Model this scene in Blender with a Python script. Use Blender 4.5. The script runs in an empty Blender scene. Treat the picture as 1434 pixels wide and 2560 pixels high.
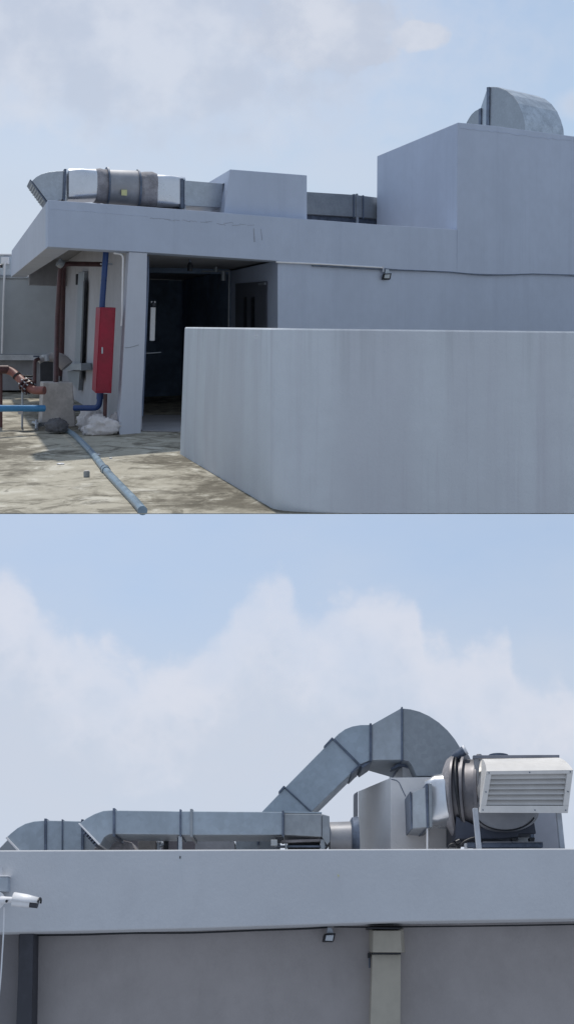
import bpy, bmesh, math, random
from mathutils import Vector, noise
random.seed(7)
scene = bpy.context.scene
C = scene.collection
V = Vector
# ------------------------------------------------------------------ camera
FPX = 2400.0; CX = 717.0; HY = 825.0            # focal length and horizon row in photo pixels
EYE = 1.8                                        # camera height above the roof deck (camera at the origin)
cd = bpy.data.cameras.new('camera'); cam = bpy.data.objects.new('camera', cd); C.objects.link(cam)
scene.camera = cam
cam.location = (0, 0, 0); cam.rotation_euler = (math.radians(90), 0, 0)
cd.sensor_fit = 'AUTO'; cd.sensor_width = 36; cd.lens = 36 * FPX / 2560
cd.shift_y = -(1280 - HY) / 2560; cd.clip_start = .05; cd.clip_end = 2000
# ------------------------------------------------------------------ sun and view
SUN = V((-.16, .55, .83)).normalized()
sl = bpy.data.lights.new('sun', 'SUN'); so = bpy.data.objects.new('sun', sl); C.objects.link(so)
sl.energy = 2.5; sl.angle = math.radians(1.0); sl.color = (1, .95, .87)
so.rotation_euler = SUN.to_track_quat('Z', 'Y').to_euler()
scene.view_settings.view_transform = 'Standard'; scene.view_settings.look = 'None'
scene.view_settings.exposure = .2; scene.view_settings.gamma = 1

# ------------------------------------------------------------------ node helpers
class NT:
    def __init__(s, tree): s.t = tree; s.n = tree.nodes; s.l = tree.links
    def new(s, kind, **kw):
        n = s.n.new(kind)
        for k, v in kw.items(): setattr(n, k, v)
        return n
    def inp(s, sock, v):
        if isinstance(v, bpy.types.NodeSocket): s.l.new(v, sock)
        elif v is not None: sock.default_value = v
    def m(s, op, a, b=None, c=None, clamp=False):
        n = s.new('ShaderNodeMath', operation=op, use_clamp=clamp)
        for i, v in enumerate((a, b, c)):
            if v is not None: s.inp(n.inputs[i], v)
        return n.outputs[0]
    def mix(s, f, a, b, bt='MIX'):
        n = s.new('ShaderNodeMix', data_type='RGBA', blend_type=bt)
        s.inp(n.inputs[0], f); s.inp(n.inputs[6], a); s.inp(n.inputs[7], b)
        return n.outputs[2]
    def noise(s, vec, scale, detail=4, rough=.55, dist=0, dims='3D'):
        n = s.new('ShaderNodeTexNoise', noise_dimensions=dims)
        s.inp(n.inputs['Vector'], vec); n.inputs['Scale'].default_value = scale
        n.inputs['Detail'].default_value = detail; n.inputs['Roughness'].default_value = rough
        n.inputs['Distortion'].default_value = dist
        return n.outputs[0]
    def ramp(s, v, lo, hi, a=0.0, b=1.0):
        n = s.new('ShaderNodeMapRange', interpolation_type='SMOOTHSTEP', clamp=True)
        s.inp(n.inputs[0], v); s.inp(n.inputs[1], lo); s.inp(n.inputs[2], hi); s.inp(n.inputs[3], a); s.inp(n.inputs[4], b)
        return n.outputs[0]
    def comb(s, x, y, z):
        n = s.new('ShaderNodeCombineXYZ')
        for i, v in enumerate((x, y, z)): s.inp(n.inputs[i], v)
        return n.outputs[0]
    def sep(s, v):
        n = s.new('ShaderNodeSeparateXYZ'); s.inp(n.inputs[0], v); return n.outputs
    def vscale(s, v, sc):
        n = s.new('ShaderNodeVectorMath', operation='MULTIPLY'); s.inp(n.inputs[0], v); n.inputs[1].default_value = sc
        return n.outputs[0]

# ------------------------------------------------------------------ world: sky with clouds, all by direction
world = bpy.data.worlds.new('World'); scene.world = world; world.use_nodes = True
W_ = NT(world.node_tree); W_.n.clear()
STR = .10
SKY_GAIN = 1.0
tc = W_.new('ShaderNodeTexCoord'); x, y, z = W_.sep(tc.outputs['Generated'])
low = W_.m('LESS_THAN', z, -.13)                       # the lower view has its own horizon further down
zz = W_.m('MAXIMUM', W_.m('ADD', z, W_.m('MULTIPLY', low, .60)), .05)
sky = W_.new('ShaderNodeTexSky', sky_type='NISHITA', sun_disc=False)
sky.sun_elevation = math.asin(SUN.z); sky.sun_rotation = math.atan2(SUN.x, SUN.y)
sky.air_density = 1.0; sky.dust_density = 1.2; sky.ozone_density = 2.0
W_.l.new(W_.comb(x, y, zz), sky.inputs['Vector'])
yy = W_.m('ADD', W_.m('ABSOLUTE', y), .03)
u = W_.m('DIVIDE', x, yy); v = W_.m('DIVIDE', z, yy)     # tangent-plane direction
uv = W_.comb(u, v, 0)
vo = W_.new('ShaderNodeTexVoronoi', feature='SMOOTH_F1'); vo.inputs['Scale'].default_value = 34; vo.inputs['Detail'].default_value = 3; vo.inputs['Roughness'].default_value = .55
wv = W_.new('ShaderNodeVectorMath', operation='ADD'); nz = W_.new('ShaderNodeTexNoise'); nz.inputs['Scale'].default_value = 18; nz.inputs['Detail'].default_value = 4
W_.l.new(uv, nz.inputs['Vector']); W_.l.new(uv, wv.inputs[0]); W_.l.new(W_.vscale(nz.outputs['Color'], (.03, .03, .03)), wv.inputs[1]); W_.l.new(wv.outputs[0], vo.inputs['Vector'])
billow = W_.m('SUBTRACT', .42, vo.outputs['Distance'])
n1 = W_.noise(uv, 9, 7, .55); n2 = W_.noise(uv, 26, 5, .6); n3 = W_.noise(W_.vscale(uv, (1, 1.9, 1)), 4.2, 7, .55)
nn = W_.m('ADD', W_.m('MULTIPLY', billow, .085), W_.m('ADD', W_.m('MULTIPLY', W_.m('SUBTRACT', n1, .5), .12), W_.m('MULTIPLY', W_.m('SUBTRACT', n2, .5), .05)))
def curve(inp, pts):
    n = W_.new('ShaderNodeFloatCurve'); c = n.mapping.curves[0]
    for i, (a, b) in enumerate(pts):
        if i < 2: c.points[i].location = (a, b)
        else: c.points.new(a, b)
    n.mapping.update(); W_.inp(n.inputs['Value'], inp); return n.outputs[0]
# cloud bank of the lower view: its upper edge as a curve over the direction u
un = W_.m('DIVIDE', W_.m('ADD', u, .36), .72)
def nx(px): return ((px - CX) / FPX + .36) / .72
def ny(py): return ((py - 1200) / 600)
edge = curve(un, [(0, ny(1360)), (nx(0), ny(1395)), (nx(80), ny(1410)), (nx(130), ny(1470)), (nx(260), ny(1540)), (nx(400), ny(1600)), (nx(500), ny(1560)),
                  (nx(600), ny(1450)), (nx(645), ny(1400)), (nx(715), ny(1400)), (nx(765), ny(1465)), (nx(880), ny(1430)), (nx(1020), ny(1455)),
                  (nx(1060), ny(1545)), (nx(1150), ny(1560)), (nx(1240), ny(1535)), (nx(1270), ny(1610)), (nx(1420), ny(1650)), (1, ny(1700))])
ev = W_.m('SUBTRACT', (HY - 1200) / FPX, W_.m('MULTIPLY', edge, 600 / FPX))
dlow = W_.m('ADD', W_.m('SUBTRACT', ev, v), W_.m('MULTIPLY', nn, .34))          # >0 inside the bank
bank = W_.ramp(dlow, -.012, .026)
bank_body = W_.ramp(W_.m('ADD', dlow, W_.m('MULTIPLY', nn, .6)), 0, .13)
bank = W_.m('MULTIPLY', bank, W_.m('ADD', .66, W_.m('MULTIPLY', W_.ramp(n1, .35, .62), .34)))
# upper view clouds: soft ellipses broken up by noise
def blob(px, py, rx, ry, soft=.5, amp=6.0):
    a = W_.m('DIVIDE', W_.m('SUBTRACT', u, (px - CX) / FPX), rx / FPX); b = W_.m('DIVIDE', W_.m('SUBTRACT', v, (HY - py) / FPX), ry / FPX)
    d = W_.m('SQRT', W_.m('ADD', W_.m('MULTIPLY', a, a), W_.m('MULTIPLY', b, b)))
    return W_.ramp(W_.m('ADD', d, W_.m('MULTIPLY', nn, amp)), 1 + soft, 1 - soft)
bl = None
for a in ((330, 110, 620, 240, .75, 5, .85), (800, 105, 190, 85, .5, 8, .95), (1030, 118, 66, 30, .35, 8, .95), (1022, 100, 30, 22, .35, 8, .95), (900, 150, 80, 30, .35, 9, .95), (590, 146, 22, 11, .5, 6, .8), (770, 35, 60, 18, .5, 9, .9),
          (120, 420, 420, 160, .8, 4, .45), (880, 430, 200, 60, .8, 4, .35), (1440, 280, 60, 30, .7, 3, .7), (560, 340, 180, 60, .8, 5, .3)):
    bb = W_.m('MULTIPLY', blob(*a[:6]), a[6]); bl = bb if bl is None else W_.m('MAXIMUM', bl, bb)
up = W_.m('SUBTRACT', 1, low)
cl_up = W_.m('MULTIPLY', bl, up); cl_lo = W_.m('MULTIPLY', bank, low)
haze_up = W_.ramp(v, .34, .02, .22, .60)
haze_lo = W_.ramp(v, -.19, -.44, .30, .88)
hz = W_.m('ADD', W_.m('MULTIPLY', haze_up, up), W_.m('MULTIPLY', haze_lo, low))
hz = W_.m('ADD', hz, W_.m('MULTIPLY', W_.m('SUBTRACT', n3, .5), .8), clamp=True)
def sc(c): return (c[0] / STR, c[1] / STR, c[2] / STR, 1)
base = W_.mix(.5, sky.outputs[0], sc((.36, .50, .68)))
col = W_.mix(hz, base, sc((.50, .56, .665)))
col = W_.mix(W_.m('MULTIPLY', cl_up, .78), col, W_.mix(W_.ramp(bl, .25, .85), sc((.60, .62, .69)), W_.mix(W_.ramp(n1, .40, .62), sc((.49, .52, .60)), sc((.63, .64, .69)))))
cloudc = W_.mix(bank_body, sc((.69, .685, .735)), sc((.53, .57, .655)))
col = W_.mix(W_.m('MULTIPLY', cl_lo, .58), col, cloudc)
ground_dark = W_.ramp(z, -.60, -.72)
col = W_.mix(ground_dark, col, sc((.10, .10, .10)))
behind = W_.ramp(y, .1, -.5)
col = W_.mix(W_.m('MULTIPLY', behind, .6), col, sc((.33, .355, .40)))
bg = W_.new('ShaderNodeBackground'); W_.l.new(col, bg.inputs[0]); bg.inputs[1].default_value = STR
wo = W_.new('ShaderNodeOutputWorld'); W_.l.new(bg.outputs[0], wo.inputs[0])

# ------------------------------------------------------------------ materials
MATS = {}
def mat(name, col, rough=.6, metal=0, var=.12, scale=3, bump=0, bscale=60, streak=0, spec=.5, streak_col=None, drip=None, spangle=0):
    if name in MATS: return MATS[name]
    m = bpy.data.materials.new(name); m.use_nodes = True; t = NT(m.node_tree); t.n.clear()
    p = t.new('ShaderNodeBsdfPrincipled'); o = t.new('ShaderNodeOutputMaterial'); t.l.new(p.outputs[0], o.inputs[0])
    co = t.new('ShaderNodeTexCoord').outputs['Object']
    n = t.noise(co, scale, 6, .6); n_ = t.noise(co, scale * 7, 4, .6)
    f = t.m('ADD', t.m('MULTIPLY', n, .7), t.m('MULTIPLY', n_, .3))
    dark = tuple(c * (1 - var * 1.6) for c in col) + (1,); lite = tuple(min(1, c * (1 + var)) for c in col) + (1,)
    c = t.mix(t.ramp(f, .36, .64), dark, lite)
    if streak:
        sv = t.vscale(co, (3.0, 3.0, .12)); s1 = t.noise(sv, 1.6, 5, .6); s2 = t.noise(t.vscale(co, (9, 9, .35)), 1.3, 4, .6)
        k = t.m('MULTIPLY', t.ramp(s1, .50, .72), streak); k2 = t.m('MULTIPLY', t.ramp(s2, .58, .74), streak * .8)
        scn = (streak_col or tuple(q * .62 for q in col)) + (1,)
        c = t.mix(k, c, scn); c = t.mix(k2, c, scn)
    if streak:
        s3 = t.noise(t.vscale(co, (1.1, 1.1, .10)), 1.1, 3, .5); c = t.mix(t.m('MULTIPLY', t.ramp(s3, .44, .62), streak * .7), c, scn)
    if drip is not None:      # grime that has run down from the top edge at this height
        zz_ = t.sep(co)[2]; fall = t.ramp(t.m('ADD', zz_, t.m('MULTIPLY', t.noise(t.vscale(co, (4, 4, .05)), 1.5, 3), 1.2)), drip - .25, drip + .65)
        s4 = t.noise(t.vscale(co, (4.2, 4.2, .10)), 1.6, 5, .65); c = t.mix(t.m('MULTIPLY', t.m('MULTIPLY', fall, t.ramp(s4, .46, .70)), .28), c, tuple(q * .55 for q in col) + (1,))
    if spangle:
        vv = t.new('ShaderNodeTexVoronoi'); t.inp(vv.inputs['Vector'], co); vv.inputs['Scale'].default_value = 26
        c = t.mix(t.m('MULTIPLY', t.sep(vv.outputs['Color'])[0], spangle), c, tuple(q * .6 for q in col) + (1,))
        dn2 = t.noise(t.vscale(co, (1, 1, 1)), 2.2, 5, .6, 1.0); c = t.mix(t.m('MULTIPLY', t.ramp(dn2, .52, .70), .18), c, tuple(min(1, q * 1.35) for q in col) + (1,))
    t.l.new(c, p.inputs['Base Color']); p.inputs['Metallic'].default_value = metal
    t.inp(p.inputs['Roughness'], t.ramp(n, .3, .7, max(.05, rough - .08), min(1, rough + .08)))
    p.inputs['Specular IOR Level'].default_value = spec
    if bump:
        b = t.new('ShaderNodeBump'); b.inputs['Strength'].default_value = bump; b.inputs['Distance'].default_value = .01
        t.l.new(t.m('ADD', t.noise(co, bscale, 4, .6), t.m('MULTIPLY', t.noise(co, 4, 3), 2.0)), b.inputs['Height']); t.l.new(b.outputs[0], p.inputs['Normal'])
    MATS[name] = m; return m
PAINT = mat('weathered_blue_grey_paint', (.49, .55, .67), .8, 0, .03, .6, .25, 45, .24, .25, (.40, .45, .56))
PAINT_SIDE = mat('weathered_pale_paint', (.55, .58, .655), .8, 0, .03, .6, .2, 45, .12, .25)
WALLP = mat('rain_stained_parapet_paint', (.59, .63, .675), .8, 0, .035, .5, .3, 45, .48, .25, (.48, .49, .54), 0.0)
WHITE = mat('white_wall_paint', (.46, .46, .49), .75, 0, .06, 1.2, .2, 50, .12, .3)
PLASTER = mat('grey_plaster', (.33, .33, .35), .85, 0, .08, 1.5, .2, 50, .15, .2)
DARKROOM = mat('room_shade_paint', (.17, .23, .33), .8, 0, .2, 1)  # dark colour stands in for the shade of the deep interior
CONCRETE = mat('raw_concrete', (.50, .475, .46), .9, 0, .12, 3, .4, 40, .15)
GALV = mat('galvanised_steel', (.46, .50, .55), .40, .55, .06, 4, .05, 20, spangle=.25)
GALVD = mat('dull_galvanised_steel', (.33, .36, .39), .48, .45, .07, 3, .05, 20, spangle=.25)
FLANGE = mat('painted_flange_steel', (.13, .16, .22), .5, .3, .2, 8)
FOIL = mat('bright_foil', (.72, .74, .78), .32, .75, .04, 3)
CANVAS = mat('grey_canvas', (.30, .29, .31), .85, 0, .18, 6, .8, 18)
DRUM = mat('grey_painted_casing', (.33, .335, .36), .45, .2, .08, 3)
BLACK = mat('black_plastic', (.012, .014, .02), .45, 0, .2, 8)
NAVY = mat('navy_paint', (.06, .063, .08), .6, 0, .2, 2)
REDB = mat('crimson_paint', (.30, .012, .035), .6, 0, .14, 2)
RUST = mat('red_brown_pipe_paint', (.10, .045, .045), .5, 0, .2, 5)
SALMON = mat('faded_red_primer', (.30, .12, .10), .55, 0, .15, 6)
BLUE = mat('blue_pipe_plastic', (.018, .055, .19), .35, 0, .1, 4)
SKYB = mat('light_blue_pipe_plastic', (.06, .25, .50), .38, 0, .1, 4)
PVC = mat('blue_grey_pvc', (.20, .28, .35), .35, 0, .12, 5)
WPL = mat('white_plastic', (.80, .80, .82), .4, 0, .04, 6)
HOODM = mat('white_coated_steel', (.74, .72, .70), .42, 0, .05, 3, .05, 10, .10)
SACK = mat('woven_white_sack', (.68, .65, .65), .85, 0, .10, 5, .5, 40)
SACKD = mat('dirty_dark_sack', (.13, .13, .14), .85, 0, .2, 9, .8, 60)
BEIGE = mat('beige_sheet_metal', (.40, .37, .31), .55, 0, .07, 2, .05, 20, .1)
LENS = mat('lamp_glass', (.55, .60, .66), .15, 0, .05, 9)
YEL = mat('yellow_paper_plate', (.62, .60, .30), .6, 0, .05, 20)
TAN = mat('tan_board', (.36, .33, .31), .8, 0, .1, 4)

def ground_mat():
    m = bpy.data.materials.new('stained_concrete_deck'); m.use_nodes = True; t = NT(m.node_tree); t.n.clear()
    p = t.new('ShaderNodeBsdfPrincipled'); o = t.new('ShaderNodeOutputMaterial'); t.l.new(p.outputs[0], o.inputs[0])
    co = t.new('ShaderNodeTexCoord').outputs['Object']
    a = t.noise(co, .55, 6, .6, .3); b = t.noise(co, 2.6, 7, .62, .6); c_ = t.noise(co, 9, 6, .65); d = t.noise(co, 45, 4, .6)
    f = t.m('ADD', t.m('MULTIPLY', a, .5), t.m('ADD', t.m('MULTIPLY', b, .34), t.m('MULTIPLY', c_, .20)))
    c = t.mix(t.ramp(f, .42, .58), (.15, .135, .105, 1), (.44, .41, .335, 1))
    c = t.mix(t.m('MULTIPLY', t.ramp(b, .54, .66), .7), c, (.60, .575, .50, 1))
    c = t.mix(t.m('MULTIPLY', t.ramp(c_, .60, .72), .6), c, (.07, .068, .06, 1))
    e = t.noise(t.vscale(co, (1, 1, 1)), 1.3, 8, .68, 1.2); c = t.mix(t.m('MULTIPLY', t.ramp(e, .52, .62), .62), c, (.095, .085, .065, 1))
    c = t.mix(t.m('MULTIPLY', t.ramp(d, .62, .70), .35), c, (.60, .58, .52, 1))
    t.l.new(c, p.inputs['Base Color']); p.inputs['Roughness'].default_value = .9; p.inputs['Specular IOR Level'].default_value = .2
    bp = t.new('ShaderNodeBump'); bp.inputs['Strength'].default_value = .6; bp.inputs['Distance'].default_value = .02
    t.l.new(t.m('ADD', c_, t.m('MULTIPLY', d, .4)), bp.inputs['Height']); t.l.new(bp.outputs[0], p.inputs['Normal'])
    return m
GROUND = ground_mat()

# ------------------------------------------------------------------ building helpers
def ray(px, py): return V(((px - CX) / FPX, 1.0, (HY - py) / FPX))
class Frame:
    """a plane (origin o, in-plane axis a, up u) with 'back' direction bk; P(px,py,b) = where the photo point lies on it, b further back"""
    def __init__(s, o, a, u, bk): s.o = V(o); s.a = V(a).normalized(); s.u = V(u).normalized(); s.bk = V(bk).normalized(); s.n = s.a.cross(s.u).normalized()
    def P(s, px, py, b=0):
        r = ray(px, py); o = s.o + s.bk * b
        return r * (o.dot(s.n) / r.dot(s.n))
E2 = V((.7985, .602, 0)).normalized(); E1 = V((-.322, .947, 0)).normalized(); UP = V((0, 0, 1))
YC = FPX * EYE / 260.0
U_ = Frame(((325 - CX) / FPX * YC, YC, 0), E2, UP, E1)                 # main front of the upper building
PHI = math.radians(34); YL = 6.2
LB = V((0, math.cos(PHI), -math.sin(PHI))); LU = V((0, math.sin(PHI), math.cos(PHI)))
L_ = Frame((0, YL, -(2125 - HY) / FPX * YL), (1, 0, 0), LU, LB)        # front of the lower building
def frontal(Y): return Frame((0, Y, 0), (1, 0, 0), UP, (0, 1, 0))
def side_frame(pt): return Frame(pt, E1, UP, E2)                       # planes running back along the building's side
def gnd(px, py): return ray(px, py) * (-EYE / ray(px, py).z)

def link(name, bm, m, parent=None, smooth=False, bevel=0, auto=None):
    bmesh.ops.recalc_face_normals(bm, faces=bm.faces[:])
    me = bpy.data.meshes.new(name); bm.to_mesh(me); bm.free()
    if smooth:
        for p in me.polygons: p.use_smooth = True
    me.materials.append(m)
    o = bpy.data.objects.new(name, me); C.objects.link(o)
    if bevel:
        b = o.modifiers.new('bevel', 'BEVEL'); b.width = bevel; b.segments = 2; b.limit_method = 'ANGLE'; b.angle_limit = math.radians(40)
    if smooth and auto:
        e = o.modifiers.new('split', 'EDGE_SPLIT'); e.split_angle = math.radians(auto)
    if parent:
        o.parent = parent; o.matrix_parent_inverse = parent.matrix_basis.inverted()
    return o
def thing(name, label, cat, loc, group=None):
    o = bpy.data.objects.new(name, None); C.objects.link(o); o.location = loc; o.empty_display_size = .1
    o['label'] = label; o['category'] = cat
    if group: o['group'] = group
    return o
def tag(o, label, cat, group=None):
    o['label'] = label; o['category'] = cat
    if group: o['group'] = group
    return o
def struct(o, cat=None): o['kind'] = 'structure'; return o
def add_prism(bm, front, vec):
    n = len(front); a = [bm.verts.new(p) for p in front]; b = [bm.verts.new(p + vec) for p in front]
    bm.faces.new(a); bm.faces.new(b[::-1])
    for i in range(n):
        j = (i + 1) % n; bm.faces.new((a[i], b[i], b[j], a[j]))
def prism(name, fr, pts, b, th, m, parent=None, bevel=.006, vec=None):
    bm = bmesh.new(); front = [fr.P(p[0], p[1], b) for p in pts]
    add_prism(bm, front, vec if vec is not None else fr.bk * th)
    return link(name, bm, m, parent, bevel=bevel)
def rect(x0, y0, x1, y1): return [(x0, y0), (x1, y0), (x1, y1), (x0, y1)]
def solid(name, pts, vec, m, parent=None, bevel=.006):
    bm = bmesh.new(); add_prism(bm, [V(p) for p in pts], V(vec)); return link(name, bm, m, parent, bevel=bevel)
def sweep_bm(bm, pts, rad, n=16, caps=True):
    pts = [V(p) for p in pts]; N = len(pts)
    if not hasattr(rad, '__len__'): rad = [rad] * N
    ref = None; rings = []
    for i in range(N):
        d = (pts[min(i + 1, N - 1)] - pts[max(i - 1, 0)]).normalized()
        if ref is None:
            ref = V((0, 0, 1)) if abs(d.z) < .9 else V((1, 0, 0))
        s = (ref - d * ref.dot(d)).normalized(); ref = s; t = d.cross(s)
        rings.append([bm.verts.new(pts[i] + (s * math.cos(2 * math.pi * k / n) + t * math.sin(2 * math.pi * k / n)) * rad[i]) for k in range(n)])
    for i in range(N - 1):
        for k in range(n):
            bm.faces.new((rings[i][k], rings[i][(k + 1) % n], rings[i + 1][(k + 1) % n], rings[i + 1][k]))
    if caps: bm.faces.new(rings[0][::-1]); bm.faces.new(rings[-1])
def tube(name, pts, rad, m, parent=None, n=16, auto=50):
    bm = bmesh.new(); sweep_bm(bm, pts, rad, n); return link(name, bm, m, parent, smooth=True, auto=auto)
def bend(pts, r, steps=6):
    """round the inner corners of a polyline"""
    pts = [V(p) for p in pts]; out = [pts[0]]
    for i in range(1, len(pts) - 1):
        a, b, c = pts[i - 1], pts[i], pts[i + 1]
        d1 = (a - b); d2 = (c - b); k = min(r, d1.length * .49, d2.length * .49); p = b + d1.normalized() * k; q = b + d2.normalized() * k
        for s in range(steps + 1):
            t = s / steps; out.append(p * (1 - t) ** 2 + b * 2 * t * (1 - t) + q * t * t)
    out.append(pts[-1]); return out
def section(c, s, t, w, h, e, n=48):
    """closed cross-section: e=2 round, large e = rectangular"""
    out = []
    for k in range(n):
        a = 2 * math.pi * (k + .5) / n; ca, sa = math.cos(a), math.sin(a)
        r = (abs(ca) ** e + abs(sa) ** e) ** (-1 / e)
        out.append(c + s * (ca * r * w / 2) + t * (sa * r * h / 2))
    return out
def loft(name, secs, m, parent=None, auto=35, caps=True):
    bm = bmesh.new(); R = [[bm.verts.new(p) for p in s] for s in secs]; n = len(R[0])
    for i in range(len(R) - 1):
        for k in range(n): bm.faces.new((R[i][k], R[i][(k + 1) % n], R[i + 1][(k + 1) % n], R[i + 1][k]))
    if caps: bm.faces.new(R[0][::-1]); bm.faces.new(R[-1])
    return link(name, bm, m, parent, smooth=True, auto=auto)
def lump(name, c, r, m, parent=None, seed=0, amp=.25, freq=3, flat=True, crease=.0):
    bm = bmesh.new(); bmesh.ops.create_icosphere(bm, subdivisions=4, radius=1)
    for v_ in bm.verts:
        d = v_.co.copy(); k = 1 + amp * noise.noise(d * freq * .6 + V((seed, 0, 0))) + amp * .5 * noise.noise(d * freq * 1.7 + V((0, seed, 3))) - amp * .45 * abs(noise.noise(d * freq * 1.1 + V((5, 1, seed))))
        k += crease * (abs(noise.noise(d * 5.5 + V((seed, 2, 1)))) - .2) + crease * .5 * (abs(noise.noise(d * 11 + V((3, seed, 1)))) - .2)
        v_.co = V((d.x * r[0] * k, d.y * r[1] * k, d.z * r[2] * k))
        if flat and v_.co.z < -r[2] * .55: v_.co.z = -r[2] * .55 + (v_.co.z + r[2] * .55) * .1
        v_.co += V(c)
    return link(name, bm, m, parent, smooth=True)
def arc(cx, cy, rx, ry, a0, a1, n=14):
    return [(cx + rx * math.cos(math.radians(a0 + (a1 - a0) * i / n)), cy - ry * math.sin(math.radians(a0 + (a1 - a0) * i / n))) for i in range(n + 1)]

# ================================================================== UPPER VIEW
# ---- roof deck: a slab tapering below its front edge
YE = FPX * EYE / (1283 - HY)
bm = bmesh.new()
prof = [(YE, -EYE), (YE, -EYE - .008), (YE + 2.2, -EYE - .30), (48, -EYE - .30), (48, -EYE)]
xs = (-16, 16)
A = [bm.verts.new((xs[0], a, b)) for a, b in prof]; B = [bm.verts.new((xs[1], a, b)) for a, b in prof]
bm.faces.new(A); bm.faces.new(B[::-1])
for i in range(5): bm.faces.new((A[i], A[(i + 1) % 5], B[(i + 1) % 5], B[i]))
struct(link('roof_deck', bm, GROUND))

# ---- rooftop building
Zs, Zt = 1.37, 2.13
bld = thing('rooftop_building', 'blue grey rooftop stair building with overhanging roof slab, open doorway and tall tower', 'building', gnd(330, 1085))
def ground_z(p, zz=-EYE): return V((p.x, p.y, zz))
corner = U_.P(120, 560); S_L = side_frame(corner)
prism('fascia', U_, [(120, 500), (380, 518), (560, 532), (767, 548), (950, 562), (1141, 574), (1141, 684), (960, 671), (690, 652), (368, 631), (120, 617)], 0, .42, PAINT, bld, bevel=.008)
# left edge beam of the roof running back
lb = [S_L.P(120, 500.5), S_L.P(30, 626), S_L.P(28, 693), S_L.P(120, 617)]
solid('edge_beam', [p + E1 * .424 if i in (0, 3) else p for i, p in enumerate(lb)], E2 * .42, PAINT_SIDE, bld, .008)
# roof plate over everything
o0 = U_.P(122, 560); o0.z = 0
pl = [o0 + E1 * .43 + E2 * .43, o0 + E1 * 11 + E2 * .43, o0 + E1 * 11 + E2 * 16, o0 + E1 * .43 + E2 * 16]
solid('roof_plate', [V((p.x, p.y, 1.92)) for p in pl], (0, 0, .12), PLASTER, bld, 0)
eb = corner.copy(); eb.z = 0
solid('rear_beam', [V((p.x, p.y, 1.22)) for p in (eb + E1 * 10.4 + E2 * .43, eb + E1 * 10.4 + E2 * 4.2, eb + E1 * 10.8 + E2 * 4.2, eb + E1 * 10.8 + E2 * .43)], (0, 0, .695), PLASTER, bld, 0)
# column with chamfered foot (front face traced on the main front)
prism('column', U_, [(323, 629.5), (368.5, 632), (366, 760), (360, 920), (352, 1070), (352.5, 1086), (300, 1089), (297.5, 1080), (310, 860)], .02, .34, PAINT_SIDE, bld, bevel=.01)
cl0 = ground_z(U_.P(322, 800, .3)); cl1 = ground_z(U_.P(367, 800, .3))
# side wall behind the column
solid('side_wall', [cl0 + E1 * .08 - E2 * .02, cl0 + E1 * 12.6 - E2 * .02, cl0 + E1 * 12.6 + E2 * .28, cl0 + E1 * .08 + E2 * .28], (0, 0, EYE + 1.91), WHITE, bld, .005)
# right-hand mass: its front is the long wall, its left side the recess wall with the double door
r0 = ground_z(U_.P(694, 740, .05)); r1 = ground_z(U_.P(1434, 740, .05)) + E2 * 5
solid('long_wall', [r0, r1, r1 + E1 * 9.4, r0 + E1 * 9.4], (0, 0, EYE + 1.345), PAINT, bld, .008)
# recess ceiling and dark stair room
c0 = cl0 + E2 * .285; c0.z = Zs + .015; c1 = V((r0.x, r0.y, Zs + .015)) + E2 * 1.2
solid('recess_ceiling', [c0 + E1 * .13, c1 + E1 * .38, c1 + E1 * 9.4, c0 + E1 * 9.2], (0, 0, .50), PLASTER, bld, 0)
bk0 = cl0 + E2 * .29; bk1 = r0 - E2 * .01
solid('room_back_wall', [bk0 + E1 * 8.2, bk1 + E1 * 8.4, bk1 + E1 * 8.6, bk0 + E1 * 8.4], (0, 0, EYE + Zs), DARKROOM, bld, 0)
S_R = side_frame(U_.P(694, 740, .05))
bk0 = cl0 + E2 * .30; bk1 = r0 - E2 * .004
solid('room_shade_lining', [bk1 + E1 * 3.4 - E2 * .03, bk1 + E1 * 3.4, bk1 + E1 * 8.3, bk1 + E1 * 8.3 - E2 * .03], (0, 0, EYE + Zs - .01), DARKROOM, bld, 0)  # thin sheet along the room side, interior shade put into its colour
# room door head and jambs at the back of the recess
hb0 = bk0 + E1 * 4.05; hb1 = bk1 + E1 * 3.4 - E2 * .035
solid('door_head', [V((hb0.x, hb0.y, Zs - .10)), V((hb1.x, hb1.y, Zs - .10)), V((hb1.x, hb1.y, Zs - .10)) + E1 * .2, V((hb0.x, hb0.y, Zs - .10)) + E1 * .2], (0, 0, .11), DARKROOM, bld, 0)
# tower and low box
prism('tower', U_, [(1143, 306), (1220, 313), (1434, 341), (1800, 388), (1800, 720), (1434, 690), (1141, 684)], 0, 4.4, PAINT, bld, bevel=.012)
tw = bld.children[-1]
prism('rooftop_box', U_, [(575, 423), (767, 438), (767, 575), (556, 560)], .25, 1.7, PAINT, bld, bevel=.012)
# plaster lip under the tower top and under the fascia top (rough joint lines)
def wob(p0, p1, n, amp):
    return [(p0[0] + (p1[0] - p0[0]) * i / n, p0[1] + (p1[1] - p0[1]) * i / n + random.uniform(-amp, amp)) for i in range(n + 1)]
tube('plaster_joint', [U_.P(a, b, -.001) for a, b in wob((1150, 321), (1434, 353), 26, 2)], .010, PAINT, bld, 6)
tube('plaster_joint', [U_.P(a, b, -.001) for a, b in wob((128, 522), (370, 541), 18, 1)], .004, PAINT, bld, 6)
CRK = mat('grey_crack_filler', (.37, .40, .47), .9)
for k in range(13):
    x0 = 375 + k * 20.5 + random.uniform(-4, 4); y0 = 543 + (x0 - 375) * .083 + random.uniform(-2, 3); ln = random.uniform(14, 30)
    tube('crack', [U_.P(a, b, -.001) for a, b in wob((x0, y0), (x0 + ln, y0 + ln * .12 + random.uniform(-3, 3)), 7, 1.2)], .0045, CRK, bld, 6)
tube('crack', [U_.P(a, b, -.001) for a, b in wob((634, 570), (636, 604), 8, 1)], .011, CRK, bld, 6)
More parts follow.
